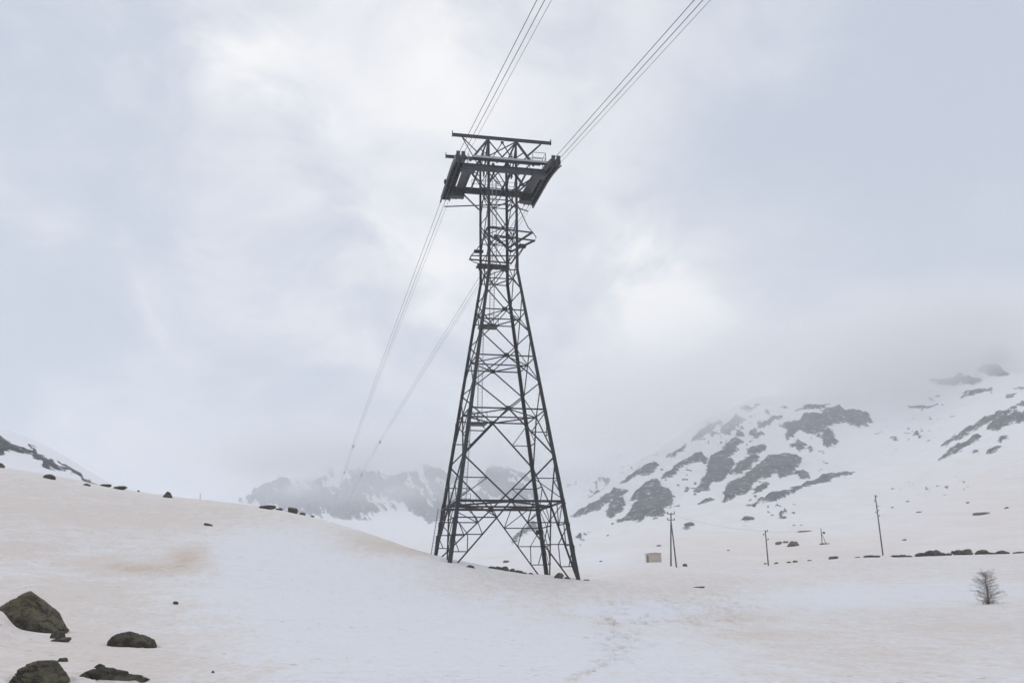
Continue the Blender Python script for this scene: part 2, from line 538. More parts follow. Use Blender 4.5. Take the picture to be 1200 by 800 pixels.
corr = np.zeros_like(Z)
pts, dz = [], []
for k, zf in FEET.items():
    w, d = wd(zf)
    x, y = tower_xy(SG[k][0] * w / 2, SG[k][1] * d / 2)
    pts.append((x, y))
    dz.append(zf - sample(x, y, Z))
pts = np.array(pts)
K = np.exp(-((pts[:, None, :] - pts[None, :, :]) ** 2).sum(-1) / (2 * 6.0 ** 2))
wts = np.linalg.solve(K, np.array(dz))
for (x, y), w in zip(pts, wts):
    corr += w * np.exp(-((X - x) ** 2 + (Y - y) ** 2) / (2 * 6.0 ** 2))
Z = Z + corr

# rolling relief of the snow cover
amp = np.clip((R - 12) / 30, 0, 1)[None, :] * np.interp(R, [20, 100, 400, 3500], [0.16, 0.35, 0.6, 1.0])[None, :]
Z = Z + amp * 0.55 * fbm(X / 14, Y / 22, octv=4, seed=3) + (0.05 * fbm(X / 1.6, Y / 2.6, octv=3, seed=8) + 0.022 * fbm(X / .5, Y / .8, octv=2, seed=18)) * sstep(R, 10, 20)[None, :] * (1 - sstep(R, 120, 260))[None, :]
PX, PY = to_px(X, Y, Z)

# drifts banked against the boulders
Z = Z + 0.50 * np.exp(-((PX + 4) / 17) ** 2 - ((PY - 741) / 11) ** 2) * (R[None, :] < 60) + 0.06 * np.exp(-((PX - 98) / 16) ** 2 - ((PY - 799) / 9) ** 2) * (R[None, :] < 60)
PX, PY = to_px(X, Y, Z)

# trampled snow by the tower and the track of footprints leading to it
tr_w = np.exp(-((PX - 770) / 75) ** 2 - ((PY - 717) / 17) ** 2) + 0.8 * np.exp(-((PX - 840) / 60) ** 2 - ((PY - 706) / 16) ** 2) \
    + 0.6 * np.exp(-((PX - 722) / 16) ** 2 - ((PY - 748) / 30) ** 2) + 0.5 * np.exp(-((PX - 850) / 60) ** 2 - ((PY - 722) / 8) ** 2)
tr_w = np.where(R[None, :] < 140, np.clip(tr_w, 0, 1), 0)
cell = vnoise(X / 0.22, Y / 0.7, seed=21)
cell2 = vnoise(X / 0.7, Y / 1.5, seed=22)
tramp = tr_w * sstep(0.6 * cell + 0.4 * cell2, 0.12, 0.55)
Z = Z - 0.17 * tramp + 0.11 * tr_w * sstep(vnoise(X / 0.45, Y / 0.9, seed=33), 0.1, 0.7)
rng = random.Random(5)
for kx, ky in pts:
    q_ = ((X - kx) ** 2 + (Y - ky) ** 2) / .55 ** 2
    Z = Z - .16 * np.exp(-q_) + .05 * np.exp(-(np.sqrt(q_) - 1.7) ** 2 * 3)
track = [(724, 700), (712, 716), (718, 735), (722, 752), (724, 768), (716, 776), (700, 782), (690, 788), (676, 792), (664, 798)]
dim = np.zeros_like(Z)


def hit(px, py, rmax=3300.0):
    """first point of the ground on the line of sight; the closest one when the sight line just clears a crest"""
    d = ray(px, py)
    h = math.hypot(d[0], d[1])
    best = None
    for r in np.geomspace(14, rmax, 1500 if rmax > 400 else 600):
        x, y, z = d[0] / h * r, d[1] / h * r, d[2] / h * r
        g = sample(x, y, Z)
        if z < g:
            return Vector((x, y, g)), r
        if best is None or (z - g) / r < best[0]:
            best = ((z - g) / r, Vector((x, y, g)), r)
    return best[1], best[2]


def crest_limit(px, py):
    """how far away things standing in this part of the picture can be"""
    if px < 420 and py < 603:
        return 128.0
    if 540 < px < 700 and 660 < py < 685:
        return 100.0
    if px > 880 and 643.5 < py < 653.5:
        return 165.0
    return 3300.0


def dimple(px, py, rad_m, depth):
    global Z
    p, r = hit(px, py)
    rad_m *= min(1.0, (r / 42) ** .8)
    depth *= min(1.0, r / 38)
    j0, j1 = np.searchsorted(R, [r - 3 * rad_m, r + 3 * rad_m])
    az = math.degrees(math.atan2(p.x, p.y))
    da = math.degrees(3 * rad_m / r)
    i0, i1 = np.searchsorted(AZ, [az - da, az + da])
    i1, j1 = i1 + 1, j1 + 1
    q = ((X[i0:i1, j0:j1] - p.x) ** 2 + ((Y[i0:i1, j0:j1] - p.y) * 0.6) ** 2) / rad_m ** 2
    Z[i0:i1, j0:j1] -= depth * np.exp(-q * q) - depth * 0.35 * np.exp(-(np.sqrt(q) - 1.6) ** 2 * 4)
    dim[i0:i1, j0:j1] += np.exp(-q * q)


for bx, by, bw in ((37, 738, 74), (48, 806, 60), (155, 757, 51), (132, 797, 70), (655, 678, 12)):      # thawed rims round the boulders
    p_, r_ = hit(bx, by)
    hw = bw * r_ / F * .5
    az_ = math.atan2(p_.x, p_.y)
    cx_, cy_ = p_.x + math.sin(az_) * hw * .55, p_.y + math.cos(az_) * hw * .55
    q_ = np.hypot((X - cx_), (Y - cy_) / .8) / hw
    Z = Z - .10 * min(1, hw) * np.exp(-((q_ - .92) / .16) ** 2)
for (x0, y0), (x1, y1) in zip(track[:-1], track[1:]):
    n = max(2, int(math.hypot(x1 - x0, y1 - y0) / 3.5))
    for k in range(n):
        t = (k + rng.random() * .5) / n
        dimple(x0 + (x1 - x0) * t + rng.uniform(-4, 4), y0 + (y1 - y0) * t + rng.uniform(-2, 2), rng.uniform(.13, .19), rng.uniform(.10, .17))
for _ in range(110):
    dimple(rng.gauss(722, 22), rng.gauss(742, 26), rng.uniform(.11, .18), rng.uniform(.09, .16))

# dust brought by the wind: broad stains, in patches
dust = np.full_like(Z, 0.36)
DB = [(430, 730, 190, 75, -.42), (320, 640, 90, 26, -.42), (600, 770, 150, 50, -.30), (355, 690, 120, 40, -.25), (752, 716, 46, 8, -.95), (700, 716, 30, 5, -.5),
      (930, 700, 110, 12, -.28), (1130, 685, 100, 10, -.25), (60, 668, 60, 12, -.15), (700, 655, 80, 14, -.2), (760, 770, 90, 40, -.25), (985, 610, 120, 24, -.15),
      (216, 652, 22, 11, .8), (178, 666, 62, 8, .75), (110, 660, 50, 8, .2), (1060, 700, 180, 16, -.22), (860, 775, 130, 26, -.2), (1150, 780, 90, 20, -.1), (235, 648, 18, 12, .25), (470, 641, 60, 9, .55), (430, 628, 40, 10, .25), (505, 646, 20, 5, .35),
      (80, 700, 120, 26, .18), (150, 770, 150, 40, .22), (890, 744, 60, 7, .30), (860, 724, 40, 6, .22), (1000, 772, 190, 24, .18), (1120, 735, 90, 8, .2),
      (60, 590, 200, 30, .16), (220, 612, 120, 14, .2), (600, 685, 110, 14, .22), (800, 690, 90, 8, .14), (1100, 560, 200, 60, .18), (900, 640, 160, 20, .12), (20, 640, 60, 10, .2)]
for px, py, sx, sy, v in DB:
    dust += v * np.exp(-((PX - px) / sx) ** 2 - ((PY - py) / sy) ** 2)
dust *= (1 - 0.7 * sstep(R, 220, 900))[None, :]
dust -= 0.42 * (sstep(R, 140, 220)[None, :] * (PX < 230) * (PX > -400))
dust += 0.5 * tramp + 0.55 * np.clip(dim, 0, .8)  # trampled hollows and footprints are also toned darker and browner

# rock outcrops of the mountainsides, outlined as they lie on the slopes
z5 = lambda L: [(660 + x / 3.243, 440 + y / 3.243) for x, y in L]
z6 = lambda L: [(960 + x / 3.6375, 340 + y / 3.6375) for x, y in L]
z3 = lambda L: [(x / 3.0, 490 + y / 3.0) for x, y in L]
z4 = lambda L: [(280 + x / 4.446, 500 + y / 4.446) for x, y in L]
zt = lambda L: [(490 + x / 5.0, 540 + y / 5.0) for x, y in L]
POLY = [z5(q) for q in (
    [(70, 530), (100, 490), (150, 455), (200, 425), (240, 430), (215, 455), (180, 480), (130, 510), (90, 530)],
    [(170, 540), (175, 500), (200, 470), (235, 455), (235, 490), (215, 520), (190, 545)],
    [(210, 560), (255, 530), (265, 500), (290, 470), (250, 470), (270, 440), (320, 410), (370, 395), (370, 430), (400, 440), (415, 470), (410, 505), (380, 500), (385, 530), (350, 540), (310, 530), (300, 548), (250, 558)],
    [(370, 385), (420, 345), (480, 310), (520, 295), (545, 310), (535, 330), (490, 320), (440, 350), (430, 375), (390, 385)],
    [(500, 455), (520, 410), (540, 380), (545, 330), (570, 300), (640, 270), (650, 285), (620, 310), (640, 320), (630, 360), (600, 395), (570, 410), (550, 435), (520, 440)],
    [(635, 370), (650, 335), (690, 300), (740, 300), (745, 310), (700, 345), (670, 365)],
    [(600, 480), (620, 430), (650, 395), (680, 380), (740, 330), (790, 300), (860, 290), (900, 300), (895, 340), (870, 365), (830, 385), (820, 360), (780, 375), (740, 390), (720, 420), (690, 445), (650, 465)],
    [(885, 365), (930, 360), (938, 385), (900, 388)],
    [(830, 195), (850, 180), (900, 180), (930, 165), (970, 160), (990, 135), (1020, 140), (1060, 130), (1080, 150), (1150, 150), (1170, 180), (1130, 200), (1080, 185), (1050, 180), (1020, 190), (990, 210), (970, 228), (920, 215), (890, 205), (870, 230), (845, 240), (860, 205)],
    [(990, 215), (1010, 205), (1040, 255), (1020, 270), (990, 270), (985, 240)],
    [(870, 260), (900, 245), (920, 260), (900, 275)],
    [(740, 200), (780, 175), (830, 160), (830, 168), (790, 190), (750, 205)],
    [(720, 235), (750, 218), (760, 222), (735, 238)],
    [(600, 270), (640, 245), (675, 248), (640, 270)],
    [(690, 290), (720, 265), (770, 258), (770, 280), (720, 290)],
    [(690, 505), (780, 465), (870, 430), (960, 395), (1000, 372), (1100, 360), (1040, 378), (1020, 392), (960, 408), (890, 435), (830, 465), (800, 480), (770, 478)],
    [(720, 455), (750, 415), (780, 405), (775, 430), (740, 440)],
    [(515, 495), (560, 465), (570, 462), (540, 490)],
    [(600, 225), (620, 190), (660, 165), (680, 170), (660, 195), (630, 215)],
    [(220, 400), (270, 360), (330, 330), (360, 335), (340, 360), (290, 375), (240, 395)],
    [(400, 300), (460, 260), (460, 275), (420, 300)],
    [(890, 135), (940, 118), (1020, 115), (1000, 125), (930, 132)],
    [(670, 130), (700, 115), (730, 125), (700, 140)],
    [(680, 545), (720, 535), (722, 545), (690, 552)],
    [(450, 575), (470, 565), (495, 565), (470, 575)],
    [(40, 530), (90, 495), (100, 490), (60, 530)], [(100, 435), (140, 400), (165, 405), (120, 440)],
    [(480, 250), (540, 200), (600, 170), (590, 195), (540, 240)], [(770, 150), (785, 140), (790, 158)], [(820, 125), (850, 115), (850, 125)],
)] + [z6(q) for q in (
    [(520, 665), (560, 640), (600, 610), (650, 590), (680, 570), (740, 540), (840, 505), (840, 515), (760, 550), (700, 580), (640, 610), (590, 635), (550, 660)],
    [(510, 720), (560, 680), (620, 655), (680, 615), (690, 625), (640, 660), (590, 685), (540, 710)],
    [(710, 600), (760, 560), (800, 545), (873, 520), (873, 550), (800, 575), (750, 600)],
    [(765, 640), (790, 620), (808, 620), (775, 645)],
    [(705, 690), (740, 672), (772, 665), (740, 690)],
    [(650, 690), (670, 683), (680, 690)],
    [(605, 460), (650, 440), (735, 422), (680, 440), (620, 460)],
    [(380, 503), (430, 495), (480, 500), (515, 490), (490, 503), (430, 504)],
    [(475, 390), (540, 380), (600, 370), (680, 380), (690, 390), (650, 410), (590, 405), (500, 402)],
    [(680, 345), (720, 330), (760, 330), (800, 360), (750, 370), (690, 355)],
    [(690, 300), (740, 270), (800, 260), (825, 290), (800, 310), (720, 310)],
    [(470, 80), (500, 62), (550, 80), (540, 95), (500, 90)],
    [(845, 495), (940, 450), (940, 470), (873, 490)],
    [(800, 455), (835, 443), (810, 460)],
    [(830, 415), (873, 412), (873, 420)],
    [(873, 520), (960, 490), (960, 520), (873, 550)],
)] + [z3(q) for q in (
    [(-80, 55), (0, 65), (30, 85), (60, 100), (100, 115), (130, 120), (170, 140), (200, 165), (240, 180), (290, 200), (330, 225), (350, 237), (300, 222), (240, 188), (190, 182), (150, 165), (150, 150), (110, 135), (60, 125), (0, 122), (-80, 110)],
    [(100, 92), (128, 115), (118, 118)], [(203, 148), (243, 178), (235, 180)], [(290, 213), (345, 237), (320, 234)],
)] + [
    [(284, 586), (300, 574), (314, 564), (326, 561), (340, 566), (352, 572), (372, 566), (388, 556), (402, 550), (420, 551), (440, 558), (456, 562), (470, 555), (488, 549), (508, 551), (526, 558), (540, 566), (536, 586), (520, 606), (504, 613), (490, 600), (470, 590), (452, 596), (430, 607), (404, 607), (396, 602), (360, 604), (320, 597)],
    [(556, 566), (572, 553), (594, 548), (606, 553), (622, 566), (630, 584), (604, 590), (580, 586), (560, 580)],
] + [zt(q) for q in (
    [(545, 490), (600, 410), (670, 375), (700, 385), (620, 430), (570, 470)],
    [(900, 320), (960, 270), (1000, 255), (1010, 262), (950, 325)],
)]
rock = np.full_like(Z, -30.0)
jm = int(np.searchsorted(R, 150))
qx = PX[fine, jm:].ravel()
qy = PY[fine, jm:].ravel()
rs = np.broadcast_to(R[None, jm:], PX[fine, jm:].shape).ravel()
best = np.full(qx.shape, -30.0)
warpx = qx + 2.5 * vnoise(qx / 9, qy / 9, seed=51) + 1.2 * vnoise(qx / 3.5, qy / 3.5, seed=52)
warpy = qy + 2.0 * vnoise(qx / 9, qy / 9, seed=53) + 1.0 * vnoise(qx / 3.5, qy / 3.5, seed=54)
front = np.where(qx < 200, (rs > 240), rs > 400)
for poly in POLY:
    q = np.array(poly)
    lo, hi_ = q.min(0) - 12, q.max(0) + 12
    sel = np.where((warpx > lo[0]) & (warpx < hi_[0]) & (warpy > lo[1]) & (warpy < hi_[1]) & front)[0]
    if len(sel) == 0:
        continue
    x, y = warpx[sel], warpy[sel]
    ins = np.zeros(len(sel), bool)
    dmin = np.full(len(sel), 1e9)
    for (xa, ya), (xb, yb) in zip(q, np.roll(q, -1, 0)):
        t = np.clip(((x - xa) * (xb - xa) + (y - ya) * (yb - ya)) / max(1e-9, (xb - xa) ** 2 + (yb - ya) ** 2), 0, 1)
        dmin = np.minimum(dmin, np.hypot(x - xa - t * (xb - xa), y - ya - t * (yb - ya)))
        cr = (ya > y) != (yb > y)
        ins ^= cr & (x < (xb - xa) * (y - ya) / (yb - ya + 1e-12) + xa)
    s = np.where(ins, dmin, -dmin)
    best[sel] = np.maximum(best[sel], s)
# the far mountains are streaked with snow gullies
far_ = rs > 1700
ua, ub = qx * .82 + qy * .57, qy * .82 - qx * .57
streak = fbm(ua / 24, ub / 6.0, octv=4, gain=.65, seed=91)
best = np.where(far_, np.minimum(best, 7) - 11 * sstep(streak, -.05, .30) + 4 * fbm(qx / 12, qy / 9, octv=3, seed=95) + 1.5, best)
# scattered small outcrops
scat = vnoise(qx / 5.0, qy / 3.0, seed=77) * 0.55 + vnoise(qx / 40, qy / 30, seed=78) * 0.45
best = np.maximum(best, np.where((rs > 480) & (qx > 640), (scat - 0.73) * 14, -30))
rock[fine, jm:] = best.reshape(PX[fine, jm:].shape)
inrock = sstep(rock, -1.0, 4.0)
rel = R[None, :] / 1000.0
Z = Z + inrock * rel * (5.0 + 7.0 * fbm(X / 38, Y / 38, octv=5, gain=.6, seed=61))
Z = Z + sstep(R, 420, 800)[None, :] * rel * (4.0 * fbm(X / 130, Y / 130, octv=4, seed=62))


def sheet(name, j0, j1, mat, dz=0.0):
    ni, nj = len(AZ) - 1, j1 - j0            # the seam at +-180 degrees is closed
    V = np.stack([X[:ni, j0:j1], Y[:ni, j0:j1], Z[:ni, j0:j1] + dz], -1).reshape(-1, 3)
    i, j = np.meshgrid(np.arange(ni), np.arange(nj - 1), indexing='ij')
    i2 = (i + 1) % ni
    Q = np.stack([i * nj + j, i * nj + j + 1, i2 * nj + j + 1, i2 * nj + j], -1).reshape(-1, 4)[:, ::-1]
    me = bpy.data.meshes.new(name)
    me.vertices.add(len(V))
    me.vertices.foreach_set('co', V.astype(np.float32).ravel())
    me.loops.add(Q.size)
    me.loops.foreach_set('vertex_index', Q.astype(np.int32).ravel())
    me.polygons.add(len(Q))
    me.polygons.foreach_set('loop_start', np.arange(0, Q.size, 4, dtype=np.int32))
    me.polygons.foreach_set('loop_total', np.full(len(Q), 4, np.int32))
    me.polygons.foreach_set('use_smooth', np.ones(len(Q), bool))
    for an, A in (('dust', dust), ('rock', rock)):
        at = me.attributes.new(an, 'FLOAT', 'POINT')
        at.data.foreach_set('value', A[:ni, j0:j1].astype(np.float32).ravel())
    me.update(calc_edges=True)
    me.materials.append(mat)
    o = bpy.data.objects.new(name, me)
    COL.objects.link(o)
    return o


Z[0] = Z[-1] = 0.5 * (Z[0] + Z[-1])
JG = int(np.searchsorted(R, 232))
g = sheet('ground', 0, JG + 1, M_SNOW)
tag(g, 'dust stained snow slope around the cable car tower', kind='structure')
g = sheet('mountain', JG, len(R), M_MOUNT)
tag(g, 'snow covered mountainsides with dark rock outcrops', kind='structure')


# ------------------------------------------------------------------ bars and plates
def basis(p, q, up=None):
    d = (Vector(q) - Vector(p)).normalized()
    up = Vector(up) if up is not None else (Vector((0, 0, 1)) if abs(d.z) < 0.95 else Vector((1, 0, 0)))
    s = d.cross(up)
    if s.length < 1e-4:
        s = d.cross(Vector((0.3, 1, 0.2)))
    s.normalize()
    return d, s, s.cross(d).normalized()


def prof_bar(p, q, outline, up=None):
    """an outline swept from p to q: verts, faces"""
    d, s, u = basis(p, q, up)
    v = [Vector(p) + s * a + u * b for a, b in outline] + [Vector(q) + s * a + u * b for a, b in outline]
    n = len(outline)
    f = [[i, (i + 1) % n, n + (i + 1) % n, n + i] for i in range(n)]
    f += [list(range(n))[::-1], list(range(n, 2 * n))]
    return v, f


def L_out(a, t=None):
    t = t or a * 0.22
    h = a / 2
    return [(-h, -h), (h, -h), (h, -h + t), (-h + t, -h + t), (-h + t, h), (-h, h)]


def box_out(a, b):
    return [(-a / 2, -b / 2), (a / 2, -b / 2), (a / 2, b / 2), (-a / 2, b / 2)]


def I_out(w, h, t):
    a, b = w / 2, h / 2
    return [(-a, -b), (a, -b), (a, -b + t), (t / 2, -b + t), (t / 2, b - t), (a, b - t), (a, b), (-a, b), (-a, b - t), (-t / 2, b - t), (-t / 2, -b + t), (-a, -b + t)]


def tube_out(r, n=8):
    return [(r * math.cos(2 * math.pi * k / n), r * math.sin(2 * math.pi * k / n)) for k in range(n)]


class MB:
    def __init__(self):
        self.v, self.f = [], []

    def add(self, vf):
        o = len(self.v)
        self.v += list(vf[0])
        self.f += [[i + o for i in f] for f in vf[1]]
        return self

    def bar(self, p, q, outline, up=None):
        return self.add(prof_bar(p, q, outline, up))

    def box(self, c, s):
        c, s = Vector(c), Vector(s) / 2
        v = [c + Vector((x * s.x, y * s.y, z * s.z)) for z in (-1, 1) for y in (-1, 1) for x in (-1, 1)]
        return self.add((v, [[0, 2, 3, 1], [4, 5, 7, 6], [0, 1, 5, 4], [2, 6, 7, 3], [0, 4, 6, 2], [1, 3, 7, 5]]))

    def path(self, pts, r, n=6):
        """tube along points"""
        pts = [Vector(p) for p in pts]
        o = len(self.v)
        rr = r if isinstance(r, (list, tuple)) else [r] * len(pts)
        for k, p in enumerate(pts):
            a, b = pts[max(0, k - 1)], pts[min(len(pts) - 1, k + 1)]
            d, s, u = basis(a, b)
            for i in range(n):
                t = 2 * math.pi * i / n
                self.v.append(p + s * (rr[k] * math.cos(t)) + u * (rr[k] * math.sin(t)))
        for k in range(len(pts) - 1):
            for i in range(n):
                a, b = o + k * n + i, o + k * n + (i + 1) % n
                self.f.append([a, b, b + n, a + n])
        self.f.append([o + i for i in range(n)][::-1])
        e = o + (len(pts) - 1) * n
        self.f.append([e + i for i in range(n)])
        return self

    def build(self, name, mat, parent=None, smooth=False):
        return link(name, mesh_from(name, self.v, self.f, smooth), mat, parent)


# ------------------------------------------------------------------ the cable car tower
tower = empty('cable_car_tower', (TW[0], TW[1], 0.0), TYAW)
tag(tower, 'tall dark steel lattice cable car tower with cross arms standing on the snow slope', 'tower')


def cor(k, z):
    w, d = wd(z)
    return Vector((SG[k][0] * w / 2, SG[k][1] * d / 2, z))


def part_bar(name, p, q, outline, mat=M_STEEL, up=None, parent=tower):
    return MB().bar(p, q, outline, up).build(name, mat, parent)


# legs: bent angle sections, heavier below
for k in 'ABCD':
    sx, sy = SG[k]
    m = MB()
    zs = [FEET[k] - 1.0, Z1, Z2, Z3, Z4, ZK, 33.9, 38.0, ZT if sy < 0 else 43.3]
    sz = [0.36, 0.35, 0.33, 0.31, 0.29, 0.27, 0.25, 0.24, 0.22]
    o = len(m.v)
    for z, a in zip(zs, sz):
        p = cor(k, z)
        t = a * 0.28
        # angle open towards the inside of the tower
        for (x, y) in ((0, 0), (a, 0), (a, t), (t, t), (t, a), (0, a)):
            m.v.append(p + Vector((-sx * (x - a * .25), -sy * (y - a * .25), 0)))
    n = 6
    flip = sx * sy < 0
    for r_ in range(len(zs) - 1):
        for i in range(n):
            a_, b_ = r_ * n + i, r_ * n + (i + 1) % n
            q = [a_, b_, b_ + n, a_ + n]
            m.f.append(q[::-1] if flip else q)
    m.f.append(list(range(n)) if flip else list(range(n))[::-1])
    top = [(len(zs) - 1) * n + i for i in range(n)]
    m.f.append(top[::-1] if flip else top)
    m.build('leg', M_STEEL, tower)

FACES = [('B', 'D', (0, -1, 0)), ('A', 'C', (0, 1, 0)), ('A', 'B', (-1, 0, 0)), ('C', 'D', (1, 0, 0))]
levels = [Z1, Z2, Z3, Z4, ZK, 33.9, 38.0, 43.0]
hsz = [0.22, 0.14, 0.13, 0.12, 0.11, 0.095, 0.095, 0.10]
gusset = mesh_from('gusset_plate', *MB().box((0, 0, 0), (0.5, 0.03, 0.42)).__dict__.values())


def put_gusset(p, nrm, s=1.0):
    g_ = link('gusset_plate', gusset, M_STEEL, tower)
    g_.location = p
    g_.rotation_euler = (0, 0, 0 if abs(nrm[1]) > .5 else math.pi / 2)
    g_.scale = (s, 1, s)


for lv, (z, hs) in enumerate(zip(levels, hsz)):
    mids = {}
    for a, b, nrm in FACES:
        p, q = cor(a, z), cor(b, z)
        if lv < 7:
            part_bar('horizontal_brace', p, q, L_out(hs))
        mids[(a, b)] = (p + q) / 2
        put_gusset((p + q) / 2 + Vector(nrm) * 0.06, nrm, 1.0 if lv < 4 else .6)
    if lv < 7:
        ps = hs * (0.8 if lv else 0.75)
        ring = [mids[('B', 'D')], mids[('C', 'D')], mids[('A', 'C')], mids[('A', 'B')]]
        for a, b in zip(ring, ring[1:] + ring[:1]):
            part_bar('plan_brace', a - Vector((0, 0, .05)), b - Vector((0, 0, .05)), L_out(ps))
        part_bar('plan_brace', ring[1] - Vector((0, 0, .12)), ring[3] - Vector((0, 0, .12)), L_out(ps))
# diamond bracing between the levels
for lv in range(len(levels) - 1):
    z0, z1 = levels[lv], levels[lv + 1]
    zm = (z0 + z1) / 2 if lv > 0 else 11.3
    ds = [0.13, 0.105, 0.10, 0.095, 0.09, 0.085, 0.085][lv]
    for a, b, nrm in FACES:
        c0, c1 = (cor(a, z0) + cor(b, z0)) / 2, (cor(a, z1) + cor(b, z1)) / 2
        off = Vector(nrm) * 0.05
        for k in (a, b):
            lm = cor(k, zm)
            part_bar('diagonal_brace', c0 + off, lm + off, L_out(ds))
            part_bar('diagonal_brace', lm + off, c1 + off, L_out(ds))
            if lv == 0:     # secondary bracing of the tall panel
                for cc, zz in ((c0, None), (c1, None)):
                    md = (cc + lm) / 2
                    hz = cor(k, md.z)
                    part_bar('redundant_brace', md + off * 1.6, hz + off * 1.6, L_out(.085))
                    zz2 = (md.z + cc.z) / 2 + (0.9 if cc is c1 else -.9)
                    part_bar('redundant_brace', md + off * 2.2, cor(k, zz2) + off * 2.2, L_out(.075))
# inverted V between the lowest level and the feet
for a, b, nrm in FACES:
    c0 = (cor(a, Z1) + cor(b, Z1)) / 2
    off = Vector(nrm) * 0.05
    for k in (a, b):
        other = b if k == a else a
        fz = FEET[k] - 0.25
        ft = cor(k, fz) + (cor(other, fz) - cor(k, fz)) * (0.055 if nrm[1] else 0.05)
        part_bar('diagonal_brace', c0 + off, ft + off, L_out(.13))
        prev_leg = cor(k, Z1)
        n = 3
        for s_ in range(1, n + 1):
            t = s_ / (n + 0.75)
            md = c0.lerp(ft, t)
            hz = cor(k, md.z)
            part_bar('redundant_brace', md + off * 1.7, hz + off * 1.7, L_out(.10 if s_ == 1 else .085))
            up_t = (s_ - 1) / (n + 0.75)
            upm = c0.lerp(ft, up_t)
            if s_ == 1:
                h2 = c0.lerp(cor(k, Z1), 0.42)
                part_bar('redundant_brace', md + off * 2.3, h2 + off * 2.3, L_out(.08))
                part_bar('redundant_brace', md + off * 2.9, c0.lerp(cor(k, Z1), 0.78) + off * 2.9, L_out(.08))
            else:
                part_bar('redundant_brace', md + off * 2.3, (upm + cor(k, upm.z)) / 2 + off * 2.3, L_out(.075))
            part_bar('redundant_brace', (md + hz) / 2 + off * 2.9, cor(k, md.z + (upm.z - md.z) * .97) + off * 2.9, L_out(.07))

# head: two roof beams with end plates, trusses below them
HW = 5.0
for sy in (-1, 1):
    y = sy * 2.39
    zt_ = 43.42
    part_bar('head_beam', (-HW, y, zt_), (HW, y, zt_), I_out(.20, .30, .05), M_STEEL2)
    for sx in (-1, 1):
        MB().box((sx * (HW + .04), y, zt_ + .10), (.06, .26, .58)).build('end_plate', M_STEEL2, tower)
        part_bar('head_strut', (sx * 1.45, y, 43.25), (sx * 3.25, y, 40.75), box_out(.2, .2), M_STEEL2)
        part_bar('head_strut', (sx * 4.05, y - .03 * sy, 43.3), (sx * 2.55, y - .03 * sy, 41.8), L_out(.11))
        part_bar('head_strut', (sx * 1.45, y + .04 * sy, 43.2), (-sx * .6, y + .04 * sy, 40.7), L_out(.13))
        part_bar('head_strut', (sx * 4.0, y * .98, 43.2), (sx * 2.0, -y * .2, 41.9), L_out(.09))
        part_bar('head_strut', (sx * 1.45, y * .99, 43.1), (sx * 1.45, -y * .1, 40.4), L_out(.13))
        part_bar('head_strut', (sx * 2.2, y * 1.01, 42.1), (sx * 1.46, y * 1.01, 41.5), L_out(.10))
for sx in (-1.45, 1.45):
    part_bar('head_tie', (sx, -2.39, 43.3), (sx, 2.39, 43.3), L_out(.14), M_STEEL2)
for sx in (-1, 1):
    part_bar('head_tie', (sx * 1.45, -2.39, 43.25), (sx * -1.45, 2.39, 43.25), L_out(.09))
for sy in (-1, 1):
    part_bar('rope_rail', (-2.6, sy * 1.2, 42.0), (3.4, sy * 1.2, 42.0), L_out(.08), M_GALV)
# main cross beams that carry the saddles
for sy in (-1, 1):
    y = sy * 2.75
    part_bar('cross_beam', (-4.35, y, 39.9), (4.35, y, 39.9), I_out(.34, .62, .06), M_STEEL2)
    for sx in (-1, 1):
        part_bar('cross_beam_strut', (sx * 3.4, y * .95, 39.65), (sx * 1.5, sy * 2.45, 37.7), L_out(.15))
        part_bar('arm_tie', (sx * 3.3, y * .93, 39.5), (sx * 1.45, -sy * .2, 39.0), L_out(.11))
for x in (-2.4, -.8, .8, 2.4):
    part_bar('floor_joist', (x, -2.6, 39.85), (x, 2.6, 39.85), I_out(.12, .22, .03), M_STEEL2)
part_bar('stay_bar', (-4.7, 5.6, 39.15), (1.45, 2.5, 38.55), tube_out(.07), M_STEEL2)
part_bar('stay_bar', (4.3, 5.2, 39.15), (1.5, 2.6, 38.6), tube_out(.07), M_STEEL2)


def rail_line(name, pts, h=1.0, mat=M_GALV, post_every=1.2, r=.026):
    m = MB()
    for z in (h, h * .55):
        m.path([Vector(p) + Vector((0, 0, z)) for p in pts], r, 6)
    for a, b in zip(pts[:-1], pts[1:]):
        a, b = Vector(a), Vector(b)
        n = max(1, round((b - a).length / post_every))
        for k in range(n + 1):
            p = a.lerp(b, k / n)
            m.path([p, p + Vector((0, 0, h))], r, 6)
    return m.build(name, mat, tower)


# service walkway across the head, light grey edge beam on the near side
wk = MB().box((.7, -3.15, 40.72), (7.6, .62, .05)).build('walkway', M_GRATE, tower)
link('walkway_edge', mesh_from('walkway_edge', *prof_bar((-3.1, -3.5, 40.72), (4.6, -3.5, 40.72), box_out(.05, .2))), M_GALV, wk)
rail_line('railing', [(-2.2, 2.9, 40.2), (2.9, 2.9, 40.2)], 1.05)
rail_line('railing', [(3.0, -2.9, 40.75), (4.35, -2.9, 40.75), (4.35, -1.6, 40.75), (3.0, -1.6, 40.75)], 1.25, r=.035)
rail_line('railing', [(-3.4, -2.6, 40.35), (-3.4, -1.4, 40.35)], 1.05)


